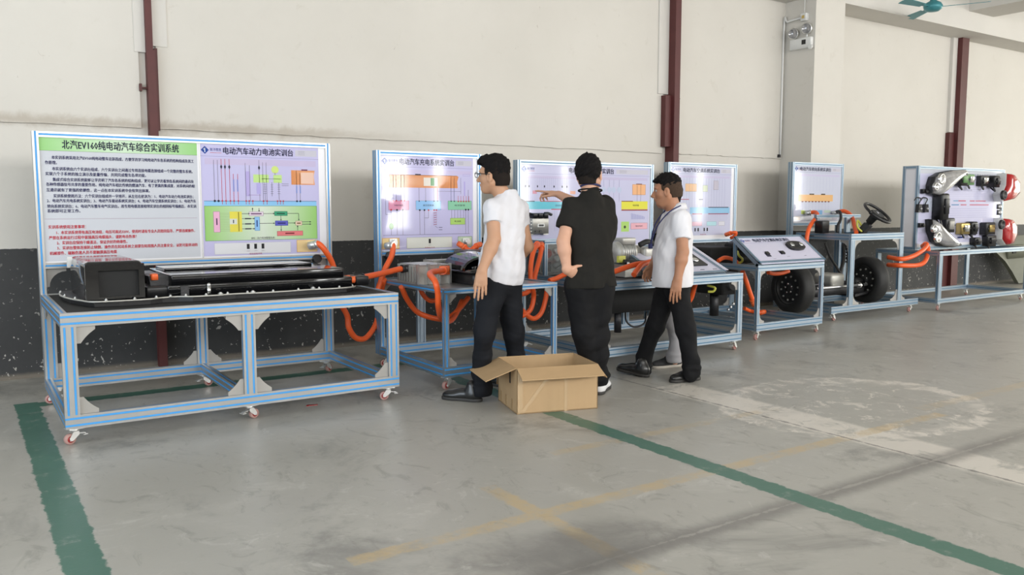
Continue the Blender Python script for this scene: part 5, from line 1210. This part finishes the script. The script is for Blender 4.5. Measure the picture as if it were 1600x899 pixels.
def hand(F, wr, d, n, sd, curl=(.25, .3, .35, .4), th=(.55, .35), sc=1., spread=.06):
    """wr wrist, d along the hand, n out of the palm, sd towards the thumb"""
    wr, d = vv(wr), unit(d); sd = vv(sd); sd = unit(sd-d*(sd@d)); n = np.cross(d, sd); n = n if n@vv(n) else n
    nn = vv(hand.n); n = n if n@nn > 0 else -n
    kn = []
    for i, (off, ln) in enumerate(((.031, .088), (.010, .092), (-.011, .088), (-.030, .080))):
        k = wr+(d*ln+sd*off)*sc; kn.append(k); F.cone(wr+sd*off*.55*sc, k, .0150*sc, .0115*sc, .012)
    F.cone(wr-d*.02, wr+d*.05*sc, .024*sc, .028*sc, .02, (n, 1.5))
    L = ((.042, .026, .021), (.047, .030, .022), (.043, .028, .021), (.034, .021, .018))
    for i, k in enumerate(kn):
        a = curl[i]; p = k; dd = unit(d+sd*spread*(1.2-i*.8)); t = 0.
        for j, l in enumerate(L[i]):
            t += a*(.8, 1.0, .8)[j]; v = dd*math.cos(t)+n*math.sin(t); q = p+v*l*sc
            F.cone(p, q, (.0092, .0084, .0077)[j]*sc, (.0084, .0077, .0066)[j]*sc, .004); p = q
    b = wr+(d*.028+sd*.022+n*.006)*sc; m = b+unit(sd*th[0]+d*.75+n*th[1])*.042*sc; e = m+unit(sd*th[0]*.7+d+n*th[1])*.032*sc; e2 = e+unit(sd*th[0]*.35+d*1.1+n*th[1])*.024*sc
    F.cone(b, m, .0165*sc, .0115*sc, .012); F.cone(m, e, .0112*sc, .0095*sc, .004); F.cone(e, e2, .0095*sc, .0075*sc, .004)
hand.n = (0, 0, 1)
def person(label, J, hf, hup, sk, shirt, trous, hair, hs=1., vox=.0045, belly=0., hems=(.0, 0.), shoes=None, hands=(), hairstyle='full', sleeve=.62, collar=None, wide=1., shirt_hem=0., soles='rubber', seed=1, neckline=.0, leg=1., crop='hair_crop_dark', hem_up=0., nape=-.062):
    J = {k: vv(p) for k, p in J.items()}
    base = (J['lank']+J['rank'])/2; base[2] = 0
    o = thing('person', tuple(float(v) for v in base), label, 'person')
    up = unit(J['neck']-J['pelvis']); lf = J['lsho']-J['rsho']; lf = unit(lf-up*(lf@up)); fw = np.cross(up, -lf); AX = (lf, fw, up)
    al = np.array(list(J.values())); lo, hi = al.min(0)-.13, al.max(0)+.13; hf = unit(hf); hup = unit(vv(hup)-hf*(vv(hup)@hf)); hl = np.cross(hup, hf); H = (hf, hl, hup)
    hc = J['head']; hp = lambda f, l, u: hc+(hf*f+hl*l+hup*u)*hs
    lo = np.minimum(lo, hc-.2); hi = np.maximum(hi, hc+.2); lo[2] = -.02
    for hd in hands: lo = np.minimum(lo, vv(hd['tip'])-.05); hi = np.maximum(hi, vv(hd['tip'])+.05)
    # ---- body, one continuous skin
    F = Field(lo, hi, vox); ch = J['pelvis']+(J['neck']-J['pelvis'])*.62; be = J['pelvis']+(J['neck']-J['pelvis'])*.28
    F.ell(ch, AX, (.150*wide, .095, .20), .05); F.ell(be, AX, (.130*wide, .090, .17), .06); F.ell(J['pelvis'], AX, (.140*wide, .095, .11), .05)
    F.cone(J['lsho']-lf*.02, J['rsho']+lf*.02, .052, .052, .06)
    F.cone(J['neck']-up*.06, hp(-.018, 0, -.05), .064, .054, .03)
    for s in 'lr':
        F.cone(J[s+'sho'], J[s+'elb'], .052, .044, .03); e = J[s+'elb']; w = J[s+'wri']; m = e+(w-e)*.3
        F.cone(e, m, .044, .046, .02); F.cone(m, w, .046, .029, .02)
        lg = min(1., leg)*.92; F.cone(J[s+'hip'], J[s+'kne'], .078*lg, .052*lg, .05); F.cone(J[s+'kne'], J[s+'ank'], .052*lg, .036*lg, .03); F.cone(J[s+'ank'], J[s+'ank']-vv((0, 0, .03)), .036*lg, .034*lg, .02)
    for hd in hands:
        hand.n = hd['n']; hand(F, J[hd['s']+'wri'], vv(hd['tip'])-J[hd['s']+'wri'], None, hd['thumb'], hd.get('curl', (.22, .26, .3, .34)), hd.get('th', (.5, .3)), hd.get('sc', 1.))
    q = hs
    F.ell(hp(-.012, 0, .028), H, (.096*q, .077*q, .088*q), .02); F.ell(hp(.028, 0, -.045), H, (.060*q, .060*q, .074*q), .035); F.ell(hp(.058, 0, -.097), H, (.028*q, .032*q, .022*q), .03)
    for s in (-1, 1):
        F.cone(hp(-.005, s*.056, -.055), hp(.045, s*.028, -.098), .020*q, .018*q, .03); F.ell(hp(.045, s*.040, -.030), H, (.028*q, .024*q, .022*q), .02)
        F.ell(hp(-.004, s*.079, -.018), H, (.022*q, .009*q, .034*q), .006); F.ell(hp(.006, s*.086, -.016), H, (.010*q, .008*q, .018*q), .006, True)
        F.ell(hp(.092, s*.032, .004), H, (.016*q, .018*q, .010*q), .012, True); F.ell(hp(.099, s*.012, -.040), H, (.012*q, .010*q, .009*q), .008)
    F.ell(hp(.074, 0, .024), H, (.018*q, .056*q, .013*q), .02); F.cone(hp(.086, 0, .004), hp(.110, 0, -.036), .009*q, .0125*q, .012)
    F.ell(hp(.086, 0, -.064), H, (.012*q, .023*q, .0055*q), .006); F.ell(hp(.083, 0, -.074), H, (.012*q, .020*q, .006*q), .006)
    F.mesh('body', sk, o)
    for s in (-1, 1):
        p = hp(.0720, s*.032, .003); e = MB().ball(tuple(p), .0125*q, n=12, m=8); p2 = p+hf*.0075*q; e.ball(tuple(p2), .0063*q, n=8, m=6, mi=1); e.build('eye', ['eye_white', 'black_plastic'], o)
    # ---- hair
    Hh = Field(hc-.17*q, hc+.17*q, .004)
    rng = np.random.RandomState(seed)
    if hairstyle == 'full': Hh.ell(hp(-.020, 0, .034), H, (.104*q, .085*q, .098*q), .01); Hh.ell(hp(-.045, 0, .005), H, (.072*q, .076*q, .080*q), .03)
    elif hairstyle == 'fringe':
        Hh.ell(hp(-.016, 0, .046), H, (.102*q, .082*q, .094*q), .01)
        for l in (-.045, -.015, .02, .05): Hh.cone(hp(.050, l*.9, .100), hp(.100+rng.uniform(-.006, .01), l, .064+rng.uniform(-.008, .006)), .026*q, .008*q, .02)
    else:
        Hh.ell(hp(-.012, 0, .044), H, (.098*q, .079*q, .086*q), .01)
        for l in (-.04, -.01, .02, .045): Hh.cone(hp(.050, l, .088), hp(.122+rng.uniform(-.006, .006), l*.8, .050), .017*q, .006*q, .012)
    for i in range(26 if hairstyle != 'peak' else 8):         # loose tufts on the crown
        a, b = rng.uniform(-.06, .055), rng.uniform(-.045, .045); z = .128-.9*(a+.01)**2/.1-b*b*5; t = hp(a, b, z-.022); Hh.cone(t, t+(hf*rng.uniform(-.01, .022)+hl*rng.uniform(-.012, .012)+hup*rng.uniform(.020, .034))*q, .011, .003, .008)
    Hh.wrinkle(.0045, 210, seed)
    # hairline: slanting plane from the forehead to the nape, higher on the temples
    a, b = ((.092, .062), (-.10, nape)) if hairstyle != 'peak' else ((.092, .058), (-.10, -.045))
    d = (b[0]-a[0], b[1]-a[1]); nrm = hf*d[1]*-1*q+hup*d[0]*q; nrm = nrm if nrm@hup < 0 else -nrm
    Hh.plane(hp(a[0], 0, a[1]), nrm, .025)
    for s in (-1, 1): Hh.ell(hp(.075, s*.07, -.005), H, (.055*q, .05*q, .062*q), .01, True); Hh.ell(hp(.0, s*.10, -.022), H, (.030*q, .03*q, .040*q), .008, True)
    Hh.mesh('hair', hair, o)
    # close-cropped sides
    Hf = Field(hc-.16*q, hc+.16*q, .004); Hf.ell(hp(-.013, 0, .027), H, (.0985*q, .0795*q, .0905*q), .01); Hf.cone(hp(-.055, 0, -.03), hp(-.05, 0, -.075), .060*q, .056*q, .02)
    Hf.plane(hp(.035, 0, 0), hf, 0.); Hf.plane(hp(0, 0, -.072 if hairstyle != 'peak' else -.06), -hup, 0.); Hf.plane(hp(.0, 0, -.055), -hup*.6+hf*.8, 0.); Hf.mesh('cropped_hair', crop, o)
    # ---- trousers
    lo2 = np.minimum.reduce([J['lank'], J['rank'], J['lkne'], J['rkne'], J['pelvis']])-.2; hi2 = np.maximum.reduce([J['lank'], J['rank'], J['lkne'], J['rkne'], J['pelvis']])+.22; lo2[2] = -.01
    T = Field(lo2, hi2, .0065); T.ell(J['pelvis']+up*.02, AX, (.168*wide, .116, .13), .05)
    for s in 'lr':
        k = J[s+'kne']; a = J[s+'ank']+vv((0, 0, -.035+hem_up)); T.cone(J[s+'hip'], k, .098*leg, .074*leg, .06); T.cone(k, a+vv((0, 0, .12)), .074*leg, .066*leg, .03); T.cone(a+vv((0, 0, .12)), a+vv((0, 0, .01)), .066*leg, .073*leg, .02)
        T.ell(a+vv((0, 0, .05)), np.eye(3), (.078*leg, .078*leg, .028), .015)
    T.wrinkle(.013, 28, seed+3, (1, 1, 1.3), (.0, 1.1)); zc = min(J['lank'][2], J['rank'][2])
    T.plane((0, 0, zc-.055+hem_up), (0, 0, -1)); T.plane(J['pelvis']+up*.12, up); T.mesh('trousers', trous, o)
    # ---- shirt
    pts = [J['lsho'], J['rsho'], J['pelvis'], J['neck'], J['lsho']+(J['lelb']-J['lsho'])*.8, J['rsho']+(J['relb']-J['rsho'])*.8]
    S = Field(np.minimum.reduce(pts)-.22, np.maximum.reduce(pts)+.22, .006)
    S.ell(ch+up*.01, AX, (.183*wide, .128+belly*.4, .215), .05); S.ell(be+fw*belly*.6, AX, (.172*wide, .128+belly, .20), .08); S.ell(J['pelvis']+up*(.03-shirt_hem)+fw*belly*.3, AX, (.184*wide, .142+belly*.8, .15), .08)
    S.cone(J['pelvis']-up*.08, J['pelvis']+up*.1, .125, .12, .08, (fw, 1.05))
    S.cone(J['lsho']-lf*.01, J['rsho']+lf*.01, .062, .062, .07); S.cone(J['neck']-up*.05, J['neck']+up*.012, .085, .068, .05)
    for s in 'lr':
        a, b = J[s+'sho'], J[s+'elb']; e = a+(b-a)*sleeve; S.cone(a, e, .070, .067, .03, None, True)
    S.wrinkle(.014, 25, seed+5, (1, 1, .8)); S.wrinkle(.0045, 60, seed+6, (1, 1, .6))
    hem = J['pelvis']-up*shirt_hem; S.plane(hem+fw*0, -(up+fw*hems[0]+lf*hems[1]))
    S.plane(J['neck']+up*(.022+neckline)+fw*.0, unit(up*.85+fw*.52)); S.mesh('shirt', shirt, o)
    # ---- shoes
    for s in 'lr':
        hd, tip, up_m, so_m = shoes[s]; hd, tip = vv(hd), vv(tip); d = tip-hd; L = float(np.linalg.norm(d)); d = d/L; w = unit(np.cross((0, 0, 1), d)); u3 = np.cross(d, w); A3 = (d, w, u3)
        G = Field(np.minimum(hd, tip)-.09, np.maximum(hd, tip)+vv((.09, .09, .15)), .0045); P3 = lambda a, b, c: hd+d*a*L+w*b+u3*c
        G.ell(P3(.17, 0, .045), A3, (.055, .038, .055), .02); G.ell(P3(.45, 0, .040), A3, (.08, .042, .045), .04); G.ell(P3(.75, 0, .030), A3, (.068, .046, .032), .03); G.ell(P3(.90, 0, .024), A3, (.034, .034, .024), .02); G.cone(P3(.2, 0, .05), P3(.24, 0, .105), .042, .040, .03)
        G.plane(P3(0, 0, .014), -u3); sh = G.mesh('shoe', up_m, o)
        G = Field(np.minimum(hd, tip)-.09, np.maximum(hd, tip)+.09, .0045); G.ell(P3(.17, 0, .010), A3, (.058, .040, .06), .02); G.ell(P3(.5, 0, .010), A3, (.09, .040, .06), .04); G.ell(P3(.78, 0, .010), A3, (.066, .049, .05), .03); G.ell(P3(.92, 0, .010), A3, (.034, .035, .05), .02)
        G.plane(P3(0, 0, .018), u3); G.plane(P3(0, 0, -.006), -u3); G.mesh('sole', so_m, sh)
    return o, dict(hp=hp, H=H, AX=AX, J=J, hs=hs)
mat('eye_white', (.42, .38, .35), .4); mat('hair_black', (.007, .006, .006), .8, 0, .4, 40, spec=.15); mat('hair_crop', (.060, .038, .026), .85, 0, .35, 60, spec=.15); mat('hair_crop_dark', (.016, .012, .010), .85, spec=.15)
mat('navy_cord', (.03, .035, .12), .7); mat('shoe_black', (.012, .012, .012), .3, 0, .2, 20, coat=.2); mat('shoe_mesh', (.035, .035, .037), .8, 0, .3, 60); mat('sneaker_white', (.75, .75, .76), .5); mat('sole_grey', (.42, .38, .33), .7); mat('sole_dark', (.03, .028, .026), .6)
cloth('shirt_white', (.68, .67, .70)); cloth('shirt_white_warm', (.74, .73, .76)); cloth('shirt_black', (.016, .015, .013), .9, .12); cloth('trouser_black', (.007, .007, .008), .8, .2); cloth('trouser_navy', (.009, .010, .013), .8, .2); cloth('trouser_grey', (.36, .35, .36)); cloth('shirt_blue', (.30, .36, .45))
SK1 = skin('skin_tan', (.50, .275, .165)); SK2 = skin('skin_fair', (.60, .335, .225)); SK3 = skin('skin_brown', (.43, .205, .115))
RV = np.array((.833, -.5535, 0)); FV = np.array((.5535, .833, 0)); UP = np.array((0, 0, 1.))     # across the view, away from the viewer

# man in white shirt and glasses
o, k = person('man in white short sleeved shirt, black trousers and glasses facing the charging board', dict(
    pelvis=(3.17, 4.917, 0.852), neck=(3.212, 4.889, 1.453), head=(3.125, 4.935, 1.599), lsho=(3.067, 4.853, 1.36), rsho=(3.337, 4.938, 1.35), lelb=(3.042, 4.798, 1.156), lwri=(2.931, 4.776, 0.944), relb=(3.413, 4.936, 1.088), rwri=(3.372, 5.107, 0.96),
    lhip=(3.089, 4.899, 0.826), lkne=(3.017, 4.887, 0.503), lank=(3.04, 4.968, 0.096), rhip=(3.254, 4.946, 0.813), rkne=(3.305, 4.948, 0.462), rank=(3.372, 5.023, 0.112)),
    -RV*.93+FV*.36, UP+(-RV)*.10, SK1, MAT['shirt_white'], MAT['trouser_navy'], 'hair_black', hs=1.06, hairstyle='fringe', sleeve=.46, hems=(-.35, .0), shirt_hem=-.03, seed=11, wide=.98,
    hands=[dict(s='l', tip=(2.909, 4.767, 0.763), n=tuple(FV+RV*.2), thumb=tuple(-RV), curl=(.10, .14, .16, .18), th=(.25, .25), sc=1.05), dict(s='r', tip=(3.311, 5.196, 0.9), n=tuple(-FV), thumb=(0, 0, 1.))],
    shoes=dict(l=((3.022, 4.941, 0.006), (2.848, 5.176, 0.006), 'shoe_black', 'sole_dark'), r=((3.458, 5.151, 0.006), (3.398, 5.383, 0.006), 'shoe_black', 'sole_dark')))
hp = k['hp']; g = MB()
for s in (-1, 1):
    ring = [hp(.108, s*(.034+.024*math.cos(t)), .000+.018*math.sin(t)) for t in [2*math.pi*i/16 for i in range(17)]]
    g.tube(ring, .0022, n=6, smooth=False); g.tube([hp(.108, s*.058, .008), hp(.085, s*.074, .008), hp(.03, s*.086, .006), hp(-.012, s*.086, .004)], .0025, n=6)
g.tube([hp(.108, .010, .004), hp(.114, 0, .008), hp(.108, -.010, .004)], .0022, n=6); g.build('glasses', 'black_plastic', o)
# man in black t-shirt, back to the viewer, pointing
o, k = person('man in black t-shirt and black trousers pointing at the board, one hand on hip', dict(
    pelvis=(3.788, 4.686, 0.805), neck=(3.787, 4.687, 1.474), head=(3.782, 4.691, 1.615), lsho=(3.652, 4.729, 1.382), rsho=(3.907, 4.68, 1.382), lelb=(3.544, 4.681, 1.131), lwri=(3.555, 4.649, 0.934), relb=(3.962, 4.955, 1.363), rwri=(3.876, 5.181, 1.471),
    lhip=(3.708, 4.704, 0.794), lkne=(3.733, 4.687, 0.468), lank=(3.819, 4.714, 0.1), rhip=(3.873, 4.666, 0.789), rkne=(3.861, 4.674, 0.44), rank=(3.891, 4.69, 0.072)),
    FV*.93+RV*.36, UP-RV*.03, SK2, MAT['shirt_black'], MAT['trouser_black'], 'hair_black', hs=1.08, hairstyle='full', sleeve=.62, hems=(0, .03), shirt_hem=.005, seed=23, wide=1.08, leg=1.05, hem_up=.05, nape=-.098,
    hands=[dict(s='l', tip=(3.646, 4.649, 0.894), n=tuple(FV), thumb=tuple(RV*.8+UP*.6), curl=(.5, .55, .6, .6), th=(1.0, -.1)), dict(s='r', tip=(3.813, 5.27, 1.491), n=(0, 0, -1.), thumb=tuple(-FV), curl=(.05, .75, .85, .9), th=(.5, .4))],
    shoes=dict(l=((3.909, 4.825, 0.006), (4.141, 5.032, 0.006), 'sneaker_white', 'sole_dark'), r=((3.838, 4.64, 0.006), (4.091, 4.839, 0.006), 'sneaker_white', 'sole_dark')))
hp = k['hp']; J = k['J']; nk = J['neck']
ring = [nk+.084*(RV*math.cos(t)+FV*math.sin(t)*.85)+UP*(.018+.012*math.sin(-t)) for t in [2*math.pi*i/24 for i in range(25)]]
MB().tube(ring, .006, n=6, smooth=False).build('collar', 'shirt_black', o)
ring = [nk+.080*(RV*math.cos(t)+FV*math.sin(t)*.9)+UP*(.034-.03*math.sin(t)) for t in [math.pi*(-.15-.7*i/14) for i in range(15)]]
MB().tube(ring, .007, n=6, smooth=False).build('lanyard', 'navy_cord', o)
# man in white polo, mid-stride
o, k = person('man in white polo shirt with blue lanyard walking past the motor bench', dict(
    pelvis=(4.723, 4.786, 0.779), neck=(4.731, 4.78, 1.352), head=(4.656, 4.807, 1.508), lsho=(4.658, 4.649, 1.269), rsho=(4.812, 4.918, 1.274), lelb=(4.623, 4.588, 1.031), lwri=(4.58, 4.593, 0.825), relb=(4.803, 5.021, 1.005), rwri=(4.72, 5.028, 0.892),
    lhip=(4.702, 4.728, 0.754), lkne=(4.715, 4.635, 0.417), lank=(4.751, 4.599, 0.103), rhip=(4.741, 4.846, 0.742), rkne=(4.671, 4.941, 0.399), rank=(4.638, 5.034, 0.06)),
    -RV*.97+FV*.24-UP*.10, UP-RV*.05, SK3, MAT['shirt_white_warm'], MAT['trouser_black'], 'hair_black', hs=1.06, hairstyle='peak', crop='hair_crop', sleeve=.60, belly=.025, hems=(.05, .0), shirt_hem=.03, seed=37, wide=.98,
    hands=[dict(s='l', tip=(4.551, 4.6, 0.658), n=tuple(FV*.6+RV), thumb=tuple(-RV+FV*.5), curl=(.22, .26, .3, .34), th=(.3, .4), sc=1.05), dict(s='r', tip=(4.654, 5.023, 0.811), n=tuple(RV+FV*.3), thumb=tuple(UP-RV*.4), curl=(.35, .4, .45, .5))],
    shoes=dict(l=((4.875, 4.633, 0.006), (4.605, 4.666, 0.006), 'shoe_black', 'sole_dark'), r=((4.59, 4.913, 0.006), (4.517, 5.198, 0.03), 'shoe_black', 'sole_dark')))
J = k['J']; nk = J['neck']; up3 = k['AX'][2]; fw3 = k['AX'][1]; lf3 = k['AX'][0]
cl = MB(); pr = []
for i in range(25):
    t = math.radians(-68+316*i/24); c_ = lf3*math.sin(t)*.078-fw3*math.cos(t)*.080
    drop = .035*max(0, -math.cos(t))
    pr.append((nk+c_*.86+up3*(.055-drop*1.1)-fw3*.004, nk+c_*1.12+up3*(.008-drop*1.6)))
vs = [p for ab in pr for p in ab]; cl.add(vs, [(2*i, 2*i+2, 2*i+3, 2*i+1) for i in range(24)], 0, True); co = cl.build('collar', 'shirt_white_warm', o); md = co.modifiers.new('thick', 'SOLIDIFY'); md.thickness = .006; md.offset = 0
ld = MB()
for s in (1, -1): ld.tube([nk-fw3*.015+lf3*s*.088+up3*.035, nk+fw3*.070+lf3*s*.082-up3*.015, nk+fw3*.150+lf3*s*.050-up3*.12, nk+fw3*.185+lf3*s*.014-up3*.235, nk+fw3*.190-up3*.27], .0055, n=6)
ld.box(tuple(nk+fw3*.194-up3*.29-np.array((.012, .012, .02))), tuple(nk+fw3*.194-up3*.29+np.array((.012, .012, .02)))); ld.build('lanyard', 'navy_cord', o)
# person hidden behind him: grey trousers and dark sneakers
o, k = person('person in grey trousers and dark sneakers standing behind the man in the white polo', dict(
    pelvis=(5.019, 5.093, 0.746), neck=(5.019, 5.093, 1.324), head=(4.958, 5.11, 1.484), lsho=(4.956, 4.991, 1.246), rsho=(5.092, 5.189, 1.241), lelb=(4.96, 4.988, 1.013), lwri=(4.928, 5.01, 0.8), relb=(5.085, 5.206, 0.999), rwri=(5.039, 5.2, 0.792),
    lhip=(4.986, 5.043, 0.724), lkne=(4.969, 5.018, 0.403), lank=(5.019, 5.045, 0.094), rhip=(5.053, 5.143, 0.713), rkne=(5.114, 5.127, 0.407), rank=(5.17, 5.113, 0.091)),
    -RV+FV*.2, UP, SK2, MAT['shirt_blue'], MAT['trouser_grey'], 'hair_black', hs=.98, vox=.006, hairstyle='full', sleeve=.6, shirt_hem=.02, seed=51, wide=.85, leg=.86, hem_up=.02,
    hands=[dict(s='l', tip=(4.921, 5.014, 0.676), n=tuple(FV), thumb=tuple(-RV)), dict(s='r', tip=(5.032, 5.205, 0.671), n=tuple(-FV), thumb=tuple(-RV))],
    shoes=dict(l=((5.164, 5.12, 0.006), (4.88, 5.17, 0.006), 'shoe_mesh', 'sole_grey'), r=((5.382, 5.227, 0.006), (5.158, 5.303, 0.006), 'shoe_mesh', 'sole_grey')))
